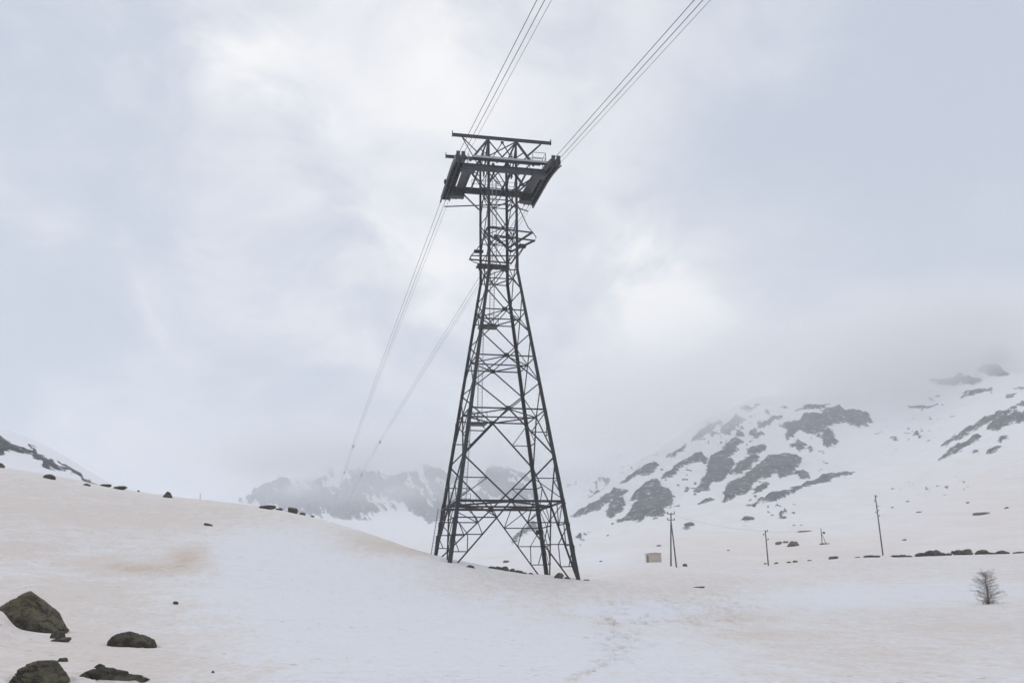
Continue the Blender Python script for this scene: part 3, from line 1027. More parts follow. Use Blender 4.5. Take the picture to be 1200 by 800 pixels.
def saddle(sx, y0, y1):
    """a curved rope saddle: side plates, floor, rollers, cover"""
    zc = lambda y: 40.45 - (0.0205 * min(0.0, y) ** 2) - 0.0006 * max(0, y) ** 2
    ys = [y0 + (y1 - y0) * k / 16 for k in range(17)]
    o = None
    for xx in (4.08, 4.56, 5.0):
        m = MB()
        outl = []
        for y in ys:
            taper = 1 if y0 + .8 < y < y1 - .8 else .72
            outl.append((y, zc(y) + .16, zc(y) - .50 * taper))
        for t in (-.035, .035):
            for y, a, b in outl:
                m.v += [Vector((sx * xx + t, y, a)), Vector((sx * xx + t, y, b))]
        n = len(outl)
        for k in range(n - 1):
            i = 2 * k
            j = 2 * n + 2 * k
            m.f += [[i, i + 2, i + 3, i + 1], [j, j + 1, j + 3, j + 2], [i, j, j + 2, i + 2], [i + 1, i + 3, j + 3, j + 1]]
        m.f += [[0, 1, 2 * n + 1, 2 * n], [2 * n - 2, 4 * n - 2, 4 * n - 1, 2 * n - 1]]
        pl = m.build('saddle_plate', M_STEEL2, tower)
        o = o or pl
    # horns at the near end
    for xx in (4.30, 4.80):
        MB().bar((sx * xx, y0 + .45, zc(y0) - .45), (sx * xx, y0 - .1, zc(y0) + .48), box_out(.14, .36), (1, 0, 0)).build('saddle_horn', M_STEEL2, tower)
    # flange along the lower edge of the outer plate
    m = MB()
    for a, b in zip(ys[:-1], ys[1:]):
        m.bar((sx * 5.06, a, zc(a) - .5), (sx * 5.06, b, zc(b) - .5), box_out(.16, .07))
    m.build('saddle_flange', M_STEEL2, tower)
    for xx in (4.32, 4.78):
        for k in range(15):
            y = y0 + .45 + (y1 - y0 - .9) * k / 14
            MB().bar((sx * xx - .17, y, zc(y) - .16), (sx * xx + .17, y, zc(y) - .16), tube_out(.2, 10)).build('rope_roller', M_STEEL_D, tower)
    # inner walkway beside the saddle
    m = MB()
    for k in range(12):
        y = -3.4 + 6.9 * k / 11
        m.box((sx * 3.52, y, zc(y) - .52), (.86, .66, .045))
    w_ = m.build('saddle_walkway', M_GRATE, tower)
    m2 = MB().bar((sx * 3.08, -3.6, zc(-3.6) - .5), (sx * 3.08, 3.8, zc(3.8) - .55), box_out(.06, .2))
    m2.build('walkway_edge', M_STEEL2, w_)
    MB().box((sx * 3.55, -3.1, 39.5), (1.3, .9, .55)).build('saddle_bracket', M_STEEL2, tower)
    MB().box((sx * 3.6, 3.1, 39.45), (1.2, .8, .5)).build('saddle_bracket', M_STEEL2, tower)
    MB().box((sx * 4.0, 3.9, 39.62), (.9, .8, .22)).build('saddle_bracket', M_STEEL2, tower)
    # grease box clipped to the outer face
    MB().box((sx * 5.16, 2.0, 40.35), (.16, .4, .36)).build('grease_box', M_STEEL_D, tower)


saddle(-1, -4.7, 6.3)
saddle(1, -6.0, 6.0)

# maintenance balconies part of the way up the shaft
def balcony(zf, pts, thick, tip, name='balcony'):
    m = MB()
    n = len(pts)
    v = [Vector((x, y, zf)) for x, y in pts] + [Vector((x, y, zf + thick)) for x, y in pts]
    m.add((v, [list(range(n))[::-1], list(range(n, 2 * n))] + [[i, (i + 1) % n, n + (i + 1) % n, n + i] for i in range(n)]))
    return m.build(name, M_STEEL, tower)


def loop_frame(name, z, pts, s=.13, mat=M_STEEL):
    m = MB()
    for a, b in zip(pts, pts[1:] + pts[:1]):
        m.bar((*a, z), (*b, z), L_out(s))
    return m.build(name, mat, tower)


loop_frame('balcony_frame', 33.75, [(-1.6, -2.55), (3.05, -2.0), (1.6, 2.5), (-1.6, -1.2)], .16)
loop_frame('balcony_frame', 32.95, [(-.9, -2.6), (3.3, -1.9), (1.6, 1.6)], .16)
for pth in ([(1.5, -2.4, 36.4), (2.55, -2.2, 34.2), (3.05, -2.0, 33.8), (3.45, -1.9, 33.3), (3.3, -1.9, 32.95), (2.3, -2.2, 32.3), (1.5, -2.4, 31.0)],
            [(1.5, 2.2, 35.6), (2.4, 1.0, 33.9), (2.6, .6, 33.0), (1.6, 1.8, 31.6)]):
    MB().path(pth, .045, 6).build('guide_hoop', M_STEEL, tower)
MB().box((1.95, -2.2, 32.15), (.7, .5, .28)).build('pulley_box', M_STEEL_D, tower)
b_ = balcony(30.55, [(-2.2, -.75), (1.0, -.7), (1.0, .55), (-2.2, .55)], .10, None)
for x in (-1.9, -.7, .5):
    MB().bar((x, -.72, 30.43), (x, .52, 30.43), I_out(.1, .2, .03)).build('balcony_joist', M_STEEL, b_)
loop_frame('balcony_frame', 31.45, [(-2.85, -.6), (1.5, -1.3), (1.5, .9), (-2.85, .5)], .12)
MB().path([(-1.5, -1.6, 33.2), (-2.4, -.9, 31.9), (-2.85, -.6, 31.45), (-2.95, -.55, 31.0), (-2.6, -.8, 30.7), (-2.15, -.75, 30.6)], .045, 6).build('guide_hoop', M_STEEL, tower)
MB().box((-2.1, -.5, 31.95), (.9, .5, .2)).build('pulley_box', M_STEEL_D, tower)


# ladders with resting platforms
def ladder(p, q, w=.42):
    p, q = Vector(p), Vector(q)
    d = (q - p).normalized()
    e = empty('ladder', (0, 0, 0))
    e.parent = tower
    sxv = Vector((1, 0, 0))
    for s_ in (-1, 1):
        MB().bar(p + sxv * s_ * w / 2, q + sxv * s_ * w / 2, box_out(.05, .07)).build('ladder_rail', M_GALV, e)
    m = MB()
    n = int((q - p).length / .30)
    for k in range(n):
        c = p.lerp(q, (k + .5) / n)
        m.bar(c - sxv * w / 2, c + sxv * w / 2, tube_out(.016, 6))
    tag(m.build('ladder_rungs', M_GALV, e), kind='stuff')


ladder((-.75, 0, 24.6), (-.6, 0, 30.2))
ladder((-.35, .4, 30.4), (-.3, .4, 40.2))
ladder((-1.95, 0, 15.0), (-1.75, 0, 24.5))
ladder((-3.45, .2, 7.4), (-3.0, 0, 15.0))
lA0, lA1 = cor('A', FEET['A'] + .1), cor('A', Z1)
ladder(lA0 + Vector((-.22, .22, -.3)), lA1 + Vector((-.22, .22, .1)), .34)
for x0, x1, y0, y1, z in ((-2.0, -.2, -.7, .7, 24.4), (-3.1, -1.35, -.7, .7, 14.8), (-4.1, -2.9, -.6, .8, 7.25)):
    MB().box(((x0 + x1) / 2, (y0 + y1) / 2, z), (x1 - x0, y1 - y0, .14)).build('rest_platform', M_STEEL, tower)
    rail_line('railing', [(x0, y0, z), (x1, y0, z)], 1.0, M_STEEL2, .9, .022)
MB().box((4.35, 3.2, 5.0), (.5, .3, .4)).build('junction_box', M_STEEL_D, tower)

# ------------------------------------------------------------------ ropes
def far_z(y):
    s_ = y - 6.3
    return 40.47 + .0545 * s_ - .000036 * s_ * s_ if s_ < 640 else 60.6


def near_z(y, y0):
    s_ = y - y0
    return None


def rope(name, x, r, label, y_end=620.0, dzr=0.0):
    pts = []
    for y in np.linspace(-226, -6, 40):
        pts.append((x, y, 39.78 + .176 * (y + 6) + .00001 * (y + 6) ** 2 + dzr))
    for y in np.linspace(-4.5, 6, 9):
        pts.append((x, y, 40.45 - .0205 * min(0, y) ** 2 - .0006 * max(0, y) ** 2 + .08 + dzr * .5))
    for y in np.linspace(9, y_end, 46):
        pts.append((x, y, far_z(y) + dzr))
    m = MB().path(pts, r, 6)
    o = m.build(name, M_ROPE, None, True)
    o.location = (TW[0], TW[1], 0)
    o.rotation_euler = (0, 0, TYAW)
    tag(o, label, 'cable', 'wire ropes running over the tower')
    return o


rope('track_rope', -4.86, .026, 'leftmost thick wire rope, on the outer groove of the left saddle')
rope('track_rope', -4.40, .026, 'middle of the three wire ropes above the left arm, inner groove of left saddle')
rope('haul_rope', -4.12, .016, 'thin wire rope closest to the tower on its left side', dzr=-.25)
rope('track_rope', 4.30, .026, 'thick wire rope closest to the tower on its right arm, inner groove')
rope('track_rope', 4.80, .026, 'middle of the three wire ropes at right, outer groove of the right saddle')
rope('haul_rope', 5.02, .016, 'thin wire rope farthest right of the tower, outside the right saddle', dzr=-.25)


def carrier(x, y, label):
    """a small rope carrier: clamp bar, hanger and roller on the track ropes"""
    wx, wy = tower_xy(x, y)
    e = empty('rope_carrier', (wx, wy, far_z(y)), TYAW)
    tag(e, label, 'rope carrier', 'rope carriers clamped on the far ropes')
    MB().bar((-.5, 0, .04), (.5, 0, .04), box_out(.12, .14)).build('clamp_bar', M_STEEL_D, e)
    MB().path([(0, 0, 0), (.04, 0, -.3), (.02, 0, -.6)], .07, 8).build('hanger', M_STEEL_D, e)
    MB().bar((-.26, 0, -.6), (.26, 0, -.6), tube_out(.2, 10)).build('roller', M_STEEL_D, e)


carrier(-4.45, 262, 'small dark carrier on the left rope pair, nearest of the left ones')
carrier(4.5, 246, 'small dark carrier on the right rope pair beside the tower, nearest of the right ones')
carrier(-4.45, 372, 'faint small carrier on the left rope pair far down in the fog')
carrier(4.5, 385, 'faint small carrier on the right rope pair far down in the fog')


# ------------------------------------------------------------------ boulders
ICO = {}


def ico(sub):
    if sub not in ICO:
        bm = bmesh.new()
        bmesh.ops.create_icosphere(bm, subdivisions=sub, radius=1.0)
        bm.verts.ensure_lookup_table()
        ICO[sub] = (np.array([v.co[:] for v in bm.verts]), [[v.index for v in f.verts] for f in bm.faces])
        bm.free()
    return ICO[sub]


def boulder_mesh(seed, size, sub, shape=None, rough=.16, cuts=9, sil=None):
    v, f = ico(sub)
    rg = np.random.RandomState(seed)
    v = v.copy()
    n = v / np.linalg.norm(v, axis=1, keepdims=True)
    rd = np.ones(len(v))
    if sil is not None:                                     # broken faces that give the outline seen
        q = np.array(sil, float)
        area = sum(a[0] * b[1] - b[0] * a[1] for a, b in zip(q, np.roll(q, -1, 0)))
        for a, b in zip(q, np.roll(q, -1, 0)):
            e = b - a
            n2 = np.array([e[1], -e[0]]) * (1 if area > 0 else -1)
            n2 /= np.linalg.norm(n2)
            for be in (0.0, rg.uniform(.3, .6), -rg.uniform(.3, .6)):
                d = np.array([n2[0] * math.cos(be), math.sin(be), n2[1] * math.cos(be)])
                c = float(n2 @ a) * (1 if be == 0 else .97)
                dt = n @ d
                rd = np.minimum(rd * (1.6 if rd.max() <= 1 and be == 0 and a is q[0] else 1), np.where(dt > .03, c / np.maximum(dt, .03), 9))
        cuts = 0
    for _ in range(cuts):                                   # broken faces
        d = rg.normal(size=3)
        d /= np.linalg.norm(d)
        c = rg.uniform(.62, .9) if sub >= 5 else rg.uniform(.58, .88)
        dt = n @ d
        rd = np.minimum(rd, np.where(dt > .05, c / np.maximum(dt, .05), 9))
    v = n * rd[:, None]
    k = 1.3
    ax = min(4.0, max(1.0, size[0] / max(size[2], 1e-3)))
    X_, Y_, Z_ = v[:, 0] * ax + seed, v[:, 1], v[:, 2]
    v = v + n * (rough * fbm(X_ * k, Y_ * k, Z_ * k, 4, .55, seed))[:, None]
    rid = 1 - abs(fbm(X_ * 1.9, Y_ * 2.6, Z_ * 3.2, 3, .5, seed + 40))
    v -= n * (rough * .75 * sstep(rid, .84, .99))[:, None]    # cracks
    v += n * (rough * .34 * fbm(X_ * 6, Y_ * 6, Z_ * 6, 3, .6, seed + 9))[:, None]
    if shape is not None:
        v = shape(v)
    v = v * (np.array(size) / 2)
    me = mesh_from('boulder', v, f, False)
    me.polygons.foreach_set('use_smooth', [sub >= 5] * len(me.polygons))
    return me


def boulder(px, py, w, h, label, seed, mat=M_ROCK_FAR, sub=3, tilt=0.0, shape=None, group=None, depth=.8, name='boulder', sink=.35, flat=None, rz=None, cat=None, cuts=9, sil=None, rough=None):
    """px, py: middle of its foot in the photograph; w, h: its size there in pixels"""
    p, r = hit(px, py, crest_limit(px, py))
    sub = 4 if sub == 3 and w > 8 else sub
    cuts = 15 if sub < 5 and sil is None else cuts
    dist = math.sqrt(p.x ** 2 + p.y ** 2 + p.z ** 2)
    W, H = w * dist / F, h * dist / F
    D = W * depth
    full_h = H / (1 - sink) * 1.02
    if sil is not None:
        xs = [q[0] for q in sil]
        ys = [q[1] for q in sil]
        x0, x1, y0, y1 = min(xs), max(xs), min(ys), max(ys)
        sil = [((x - x0) / (x1 - x0) * 2 - 1, 1 - (y - y0) / (y1 - y0) * 2) for x, y in sil]
        W, full_h = (x1 - x0) * dist / F, (y1 - y0) * dist / F
    me = boulder_mesh(seed, (W * (1.06 if sil is None else 1.0), D, full_h), sub, shape, cuts=cuts, sil=sil,
                      rough=rough if rough is not None else (.16 if sub >= 5 else .20))
    zs = np.array([v.co.z for v in me.vertices])
    me.materials.append(mat)
    o = bpy.data.objects.new(name, me)
    COL.objects.link(o)
    az = math.atan2(p.x, p.y)
    up = p + Vector((math.sin(az), math.cos(az), 0)) * D * .35
    dt = ray(px, py - h)
    ztop = dt[2] / math.hypot(dt[0], dt[1]) * math.hypot(up.x, up.y)
    o.location = (up.x, up.y, min(ztop, sample(up.x, up.y, Z) + H * .95) - zs.max())
    o.rotation_euler = (0, tilt, -az if rz is None else rz)
    tag(o, label, cat or ('rock' if name == 'rock' else 'boulder'), group)
    return o


def pointed(v):
    v = v.copy()
    t = (v[:, 2] + 1) / 2
    v[:, 0] = v[:, 0] * (1.12 - .62 * t ** 1.3) - .12 * t
    v[:, 1] *= 1.05 - .45 * t
    return v


def slab(v):
    v = v.copy()
    v[:, 2] = np.tanh(v[:, 2] * 1.5) * .8 + .12 * v[:, 0]
    return v


boulder(37, 738, 74, 46, 'big lichen covered boulder with pointed top at the left edge', 11, M_ROCK, 6, depth=.8, rough=.10,
        sil=[(-2, 722), (0, 714), (6, 706), (16, 698), (26, 692), (30, 692), (41, 701), (54, 711), (64, 722), (71, 732), (70, 741), (58, 760), (20, 760), (4, 740)])
boulder(46, 806, 62, 33, 'rounded lichen covered boulder cut off by the bottom edge at left', 27, M_ROCK, 6, depth=.8, rough=.10,
        sil=[(14, 806), (18, 796), (24, 784), (34, 777), (48, 774), (58, 776), (66, 784), (72, 794), (77, 806), (74, 826), (20, 826)])
boulder(155, 757, 51, 18, 'smooth oval dark boulder sunk in the snow, right of the pointed boulder', 35, M_ROCK_DARK, 6, depth=.7, rough=.09,
        sil=[(129, 750), (131, 744), (138, 740.5), (150, 740), (166, 744), (177, 749), (181, 757), (178, 766), (140, 764), (131, 757)])
boulder(134, 796, 72, 16, 'long flat dark slab of rock low in the snow near the bottom left', 42, M_ROCK_DARK, 6, depth=.34, rough=.12,
        sil=[(97, 785), (104, 779), (118, 778), (140, 782), (158, 788), (170, 795), (169, 803), (150, 808), (110, 806), (98, 794)])
boulder(117, 783, 11, 6, 'small dark block lying on the left end of the long flat slab', 45, M_ROCK_DARK, 4, depth=.9, name='rock', sink=.4)
boulder(41, 740, 15, 8, 'small grey stone leaning at the foot of the pointed boulder', 52, M_ROCK_FAR, 4, name='rock')
boulder(66, 748, 15, 8, 'small dark stone below the right tip of the pointed boulder, upper of two', 57, M_ROCK_DARK, 4, name='rock')
boulder(71, 752, 20, 6, 'flat small stone just below another stone right of the pointed boulder', 58, M_ROCK_DARK, 4, name='rock', shape=slab)
boulder(73, 775, 10, 5, 'tiny dark stone alone above the rounded lichen boulder', 63, M_ROCK_DARK, 3, name='rock')
boulder(206, 708, 7, 4, 'tiny dark stone alone on the snow right of the pointed boulder', 66, M_ROCK_DARK, 3, name='rock', tilt=.5)
boulder(249, 788, 4, 3, 'tiny pebble alone near the bottom, right of the flat slab', 67, M_ROCK_DARK, 3, name='rock')
boulder(1, 548, 9, 6, 'small yellowish rock on the hill crest cut by the left edge', 70, M_ROCK, 3)
boulder(57, 561, 14, 6, 'dark rock on the left hill crest below the rocky ridge', 71, M_ROCK_DARK, 3, shape=pointed)
boulder(101, 569, 9, 3, 'low rock on the left crest where the ridge meets the snow', 72, M_ROCK_DARK, 3)
boulder(123, 570, 12, 3, 'thin flat rock on the hill crest, left of the long dark one', 73, M_ROCK_DARK, 3, shape=slab)
boulder(141, 573.5, 16, 4.5, 'long dark rock lying on the hill crest left of the lone pointed rock', 74, M_ROCK_DARK, 3, shape=slab)
boulder(197, 583, 14, 7.5, 'lone dark pointed rock just under the skyline of the left hill', 75, M_ROCK_DARK, 4, shape=pointed)
boulder(162, 576, 3, 2, 'tiny stone on the skyline between two dark rocks', 76, M_ROCK_DARK, 2, name='rock')
boulder(244, 616, 9, 3, 'flat stone alone on the dusty slope beneath the left skyline', 77, M_ROCK_DARK, 3, shape=slab, tilt=.3, name='rock')
boulder(316, 591.5, 16, 4, 'flat dark rock, leftmost of the row on the skyline left of the tower', 80, M_ROCK_DARK, 3, shape=slab)
boulder(311, 596, 17, 3.5, 'flat dark rock a little below the skyline row', 81, M_ROCK_DARK, 3, shape=slab, tilt=.15)
boulder(327, 593, 9, 3, 'small low rock in the skyline row between the flat and the round one', 82, M_ROCK_DARK, 3)
boulder(344, 596.5, 13, 7, 'round dark boulder, the largest of the skyline row left of the tower', 83, M_ROCK_DARK, 3)
boulder(354, 598.5, 8, 3, 'small rock touching the right side of the round skyline boulder', 84, M_ROCK_DARK, 3)
boulder(366, 600.5, 5, 2, 'tiny rock at the right end of the skyline row', 85, M_ROCK_DARK, 2, name='rock')
# under the tower
boulder(552, 665, 10, 3.5, 'small brown rock between the left pair of tower legs and the rock strip', 90, M_ROCK_FAR, 3)
for i, (px, py, w, h) in enumerate(((577, 666, 9, 3), (584, 667, 9, 4), (592, 668.5, 11, 5.5), (600, 669.5, 9, 4), (608, 671, 10, 3.5), (614, 672, 7, 2))):
    boulder(px, py, w, h, ['leftmost stone of the brown rock strip under the tower', 'second stone from left in the rock strip under the tower',
                           'tallest stone in the middle of the rock strip under the tower', 'stone right of the tallest one in the strip under the tower',
                           'long low stone near the right end of the strip under the tower', 'last small stone at the right end of the strip under the tower'][i], 91 + i, M_ROCK_FAR, 3)
boulder(593, 659, 8, 3, 'dark stone on the snow behind the rock strip under the tower', 98, M_ROCK_FAR, 3)
boulder(622, 672.5, 6, 2, 'flat pebble left of the tower leg, past the rock strip', 99, M_ROCK_FAR, 2, name='rock')
boulder(655, 677.5, 12.5, 7, 'round brown boulder between the two right legs of the tower', 100, M_ROCK, 4)
boulder(665, 678, 8, 2.5, 'flat stone touching the round boulder between the right tower legs', 101, M_ROCK_FAR, 3)
boulder(687, 680, 8, 1.6, 'flat dark stone at the foot of the rightmost tower leg', 102, M_ROCK_DARK, 3, shape=slab)
# along the right crest
RR = [(1055, 649, 20, 3, 'long flat rock just right of the leaning pole foot'), (1021, 650.5, 20, 3, 'flat rock just left of the leaning pole foot'), (1019, 652, 10, 3, 'rock lying in front of the flat rock left of the leaning pole'),
      (1064, 648, 8, 2, 'tiny rock left of the big rock pile'), (1058, 648, 6, 3.2, 'small rock between the leaning pole and the rock pile'), (1075, 648.5, 8, 4, 'small block touching the left side of the big rock pile'),
      (1082, 648.8, 14, 4.5, 'low left rock of the big pile on the right crest'), (1090, 648, 12, 7, 'left top rock of the big pile on the right crest'), (1097, 648.5, 13, 7.5, 'highest rock of the big pile on the right crest'),
      (1105, 648.8, 13, 4, 'low right rock of the big pile on the right crest'), (1112, 645, 6, 3, 'small rock between the big pile and the block'),
      (1123, 646.5, 15, 6, 'dark square block of rock right of the big pile'), (1130, 645, 14, 7, 'dark rock leaning on the square block with a flat top'), (1136, 646.5, 8, 3, 'small rock right of the square block'),
      (1150, 646.7, 14, 5.5, 'dome shaped rock on the right crest'), (1162, 646.7, 12, 2.5, 'low rock right of the dome shaped rock'), (1173, 646.5, 14, 4.5, 'pointed low rock right of the dome shaped rock'),
      (1194, 647, 14, 2, 'flat rock on the crest cut by the right edge'), (974, 650.5, 7, 3.5, 'left of two small rocks on the crest right of the small post'), (979, 650.5, 7, 3.2, 'right of two small rocks on the crest right of the small post'),
      (924, 650, 6, 2, 'small rock on the crest right of the thin pole, left one'), (931, 650, 6, 2.4, 'small rock on the crest right of the thin pole, right one'), (909, 651, 5, 2, 'tiny rock at the thin pole, right side'),
      (896, 651, 4, 1.6, 'tiny rock at the thin pole, left side'), (948, 649.5, 5, 1.4, 'tiny flat rock alone on the crest line'), (1005, 649.5, 6, 1.4, 'flat tiny rock on the crest left of the leaning pole')]
for i, (px, py, w, h, lb) in enumerate(RR):
    boulder(px, py, w, h * (.92 if h > 2.5 else .95), lb, 120 + i, M_ROCK_DARK if i % 3 else M_ROCK_FAR, 3, depth=1.0)
RS = [(912, 638, 9, 4, 'left rock of the group left of the small post'), (930, 640, 18, 6.5, 'right large rock of the group left of the small post'), (921, 636, 8, 2.5, 'middle flat rock of the group left of the small post'),
      (803, 663.5, 7, 3.4, 'dark rock just right of the double pole foot'), (819, 688.5, 14, 1.8, 'thin flat dark rock alone in the snow below the double pole'),
      (1060, 633, 6, 2, 'small dark rock alone on the slope above the rock pile'), (1150, 603, 18, 3, 'long dark rock on the upper right slope'), (1180, 595.5, 5, 2, 'tiny dark rock right of the long one on the upper slope'),
      (876, 609, 13, 4, 'dark rock on the slope right of the double pole top'), (807, 615.5, 12, 4, 'dark rock beside the double pole halfway up'), (1077, 600.5, 8, 1.5, 'thin rock high on the right slope'),
      (772, 640, 6, 2, 'small rock on the slope left of the double pole'), (1134, 589.5, 4, 2, 'tiny rock high on the right slope, top one'), (945, 623, 20, 1.5, 'thin long rock sliver left of the small post top'),
      (712, 628, 4, 2, 'tiny rock on slope right of the tower, lower'), (718, 614, 4, 2, 'tiny rock on slope right of the tower, upper'), (704, 658, 4, 1.6, 'tiny rock on the snow right of the tower foot'), (853, 645, 4, 1.4, 'tiny rock between the double pole and the thin pole'),
      (1064, 588, 4, 1.6, 'tiny rock right of the top of the leaning pole'), (1046, 595, 4, 1.5, 'tiny rock beside the leaning pole top')]
for i, (px, py, w, h, lb) in enumerate(RS):
    boulder(px, py, w, h, lb, 260 + i, M_ROCK_FAR if w > 5 else M_ROCK_DARK, 2 if w < 5 else 3, depth=.9, name='boulder' if w > 6 else 'rock', shape=slab if w > 3.5 * h else None)


# ------------------------------------------------------------------ poles, wires, posts
def pole_top(base, px, py, dist_r):
    """where the line of sight passes at the pole's own distance"""
    d = ray(px, py)
    h = math.hypot(d[0], d[1])
    return Vector(d / h * dist_r)


def peg(parent, p, q, side):
    """a side bracket with an insulator"""
    m = MB().path([p, (p[0] + side * .28, p[1], p[2]), (p[0] + side * .34, p[1], p[2] + .18)], .03, 6).build('bracket', M_STEEL_D, parent)
    MB().path([(p[0] + side * .34, p[1], p[2] + .12), (p[0] + side * .34, p[1], p[2] + .22), (p[0] + side * .34, p[1], p[2] + .36)], [.09, .11, .05], 8).build('insulator', M_CERAM, m)


def util_pole(base_px, top_px, label, r0, pegs, strut=None, cross=()):
    b, r = hit(*base_px)
    t = pole_top(b, *top_px, r)
    e = empty('utility_pole', b)
    tag(e, label, 'pole', 'wooden line poles in the snow')
    tv = t - b
    MB().path([Vector((0, 0, -.8)) - tv * .02, tv * .5, tv], [r0, r0 * .88, r0 * .74], 10).build('pole_shaft', M_POLE, e, True)
    MB().path([tv, tv + Vector((0, 0, .12))], [r0 * .85, .02], 10).build('pole_cap', M_STEEL_D, e)
    if strut:
        sb, sr = hit(*strut)
        a = sb - b
        MB().path([a - Vector((0, 0, .6)), a.lerp(tv * .86, .5), tv * .86], [r0 * .9, r0 * .8, r0 * .7], 10).build('pole_strut', M_POLE, e, True)
    for f_, side in pegs:
        peg(e, tv * f_, None, side)
    for f_ in cross:
        c = tv * f_
        m = MB().bar(c + Vector((-.62, -.12, 0)), c + Vector((.62, -.12, 0)), box_out(.09, .11)).build('cross_arm', M_POLE, e)
        for s_ in (-.55, .55):
            MB().path([c + Vector((s_, -.12, .05)), c + Vector((s_, -.12, .18)), c + Vector((s_, -.12, .32))], [.07, .1, .05], 8).build('insulator', M_CERAM, m)
    return b, t


pb1, pt1 = util_pole((786, 663), (786.3, 601), 'tall double wooden pole with a slanted strut beside the small hut', .135, [], strut=(793, 664.5), cross=(.985, .87))
pb3, pt3 = util_pole((1034.8, 650.5), (1025.6, 580), 'tall wooden pole leaning left on the rocky right crest', .15, [(.965, 1), (.89, -1), (.80, 1), (.73, 1), (.64, 1), (.70, -1)])
pb2, pt2 = util_pole((900.5, 662.5), (896.8, 621.5), 'short thin wooden pole in the middle of the right snow field', .11, [(.96, 1), (.86, -1), (.72, 1)])


def wire(name, a, b, sag, label):
    pts = [a.lerp(b, k / 24) - Vector((0, 0, sag * 4 * (k / 24) * (1 - k / 24))) for k in range(25)]
    tag(MB().path(pts, .010, 5).build(name, M_ROPE, None, True), label, 'wire', 'thin wires between the poles')


# small post with a box on its side, higher on the slope
b, r = hit(963.5, 637)
t = pole_top(b, 962, 618.5, r)
e = empty('marker_post', b)
tag(e, 'short post with a slanted prop and a small box, up the slope behind the crest', 'post')
tv = t - b
MB().path([(0, 0, -.5), tv * .5, tv], [.15, .14, .12], 8).build('post_shaft', M_POLE, e, True)
MB().path([(1.35, 0, -.4), (.9, 0, 1.1), tv * .72], [.11, .10, .09], 8).build('post_prop', M_POLE, e, True)
MB().box((tv.x + .78, -.15, tv.z * .70), (.62, .45, .6)).build('side_box', M_STEEL_D, e)
MB().bar((tv.x, -.1, tv.z * .72), (tv.x + .7, -.1, tv.z * .72), box_out(.1, .1)).build('bracket', M_STEEL_D, e)
boulder(966, 637.6, 12, 1.6, 'flat stones at the foot of the small post', 190, M_ROCK_FAR, 3, shape=slab)
pt4 = t
wire('overhead_wire', pt1 - Vector((0, 0, .2)), pt2 - Vector((0, 0, .1)), .5, 'thin wire from the double pole to the short thin pole')
wire('overhead_wire', pt2 - Vector((0, 0, .1)), pt4 - Vector((0, 0, .1)), .6, 'thin wire from the short thin pole to the small post')

# snow stake on the left skyline
b, r = hit(234.5, 583)
e = empty('snow_stake', b)
tag(e, 'thin snow stake standing on the skyline of the left hill', 'stake')
MB().path([(0, 0, -.4), (0, 0, .5)], .028, 8).build('stake_shaft', M_POLE, e)
MB().path([(0, 0, .5), (0, 0, .62)], [.036, .03], 8).build('stake_tip', M_STEEL_D, e)

# ------------------------------------------------------------------ the hut
b, r = hit(766, 658.5)
az = math.atan2(b.x, b.y)
k = r / F
hut = empty('small_hut', b + Vector((0, 0, -.05)), -az + rad(24))
tag(hut, 'small pale box shaped hut beside the double pole', 'hut')
W, D, H = 17 * k * .84, 12 * k * .8, 9.6 * k
n = 7
for i in range(n):
    zc_ = (i + .5) * H / n
    for nm, c, s in (('wall_board', (0, -D / 2, zc_), (W, .05, H / n - .018)), ('wall_board', (-W / 2, 0, zc_), (.05, D - .06, H / n - .018)),
                     ('wall_board', (W / 2, 0, zc_), (.05, D - .06, H / n - .018)), ('wall_board', (0, D / 2, zc_), (W, .05, H / n - .018))):
        MB().box(c, s).build(nm, M_HUT, hut)
m = MB()
m.box((0, 0, H / 2), (W - .12, D - .12, H - .04)).build('hut_core', M_HUT_D, hut)
for sx in (-1, 1):
    for sy in (-1, 1):
        MB().box((sx * (W / 2), sy * (D / 2), H / 2), (.11, .11, H + .02)).build('corner_post', M_HUT, hut)
MB().box((-W / 2 - .045, -D * .12, H * .42), (.05, D * .36, H * .78)).build('door', M_HUT_D, hut)
rf = MB().bar((0, -D / 2 - .16, H + .07), (0, D / 2 + .16, H + .07), [(-W / 2 - .15, -.05), (W / 2 + .15, -.05), (W / 2 + .15, .02), (0, .16), (-W / 2 - .15, .02)]).build('roof', M_GALV, hut)

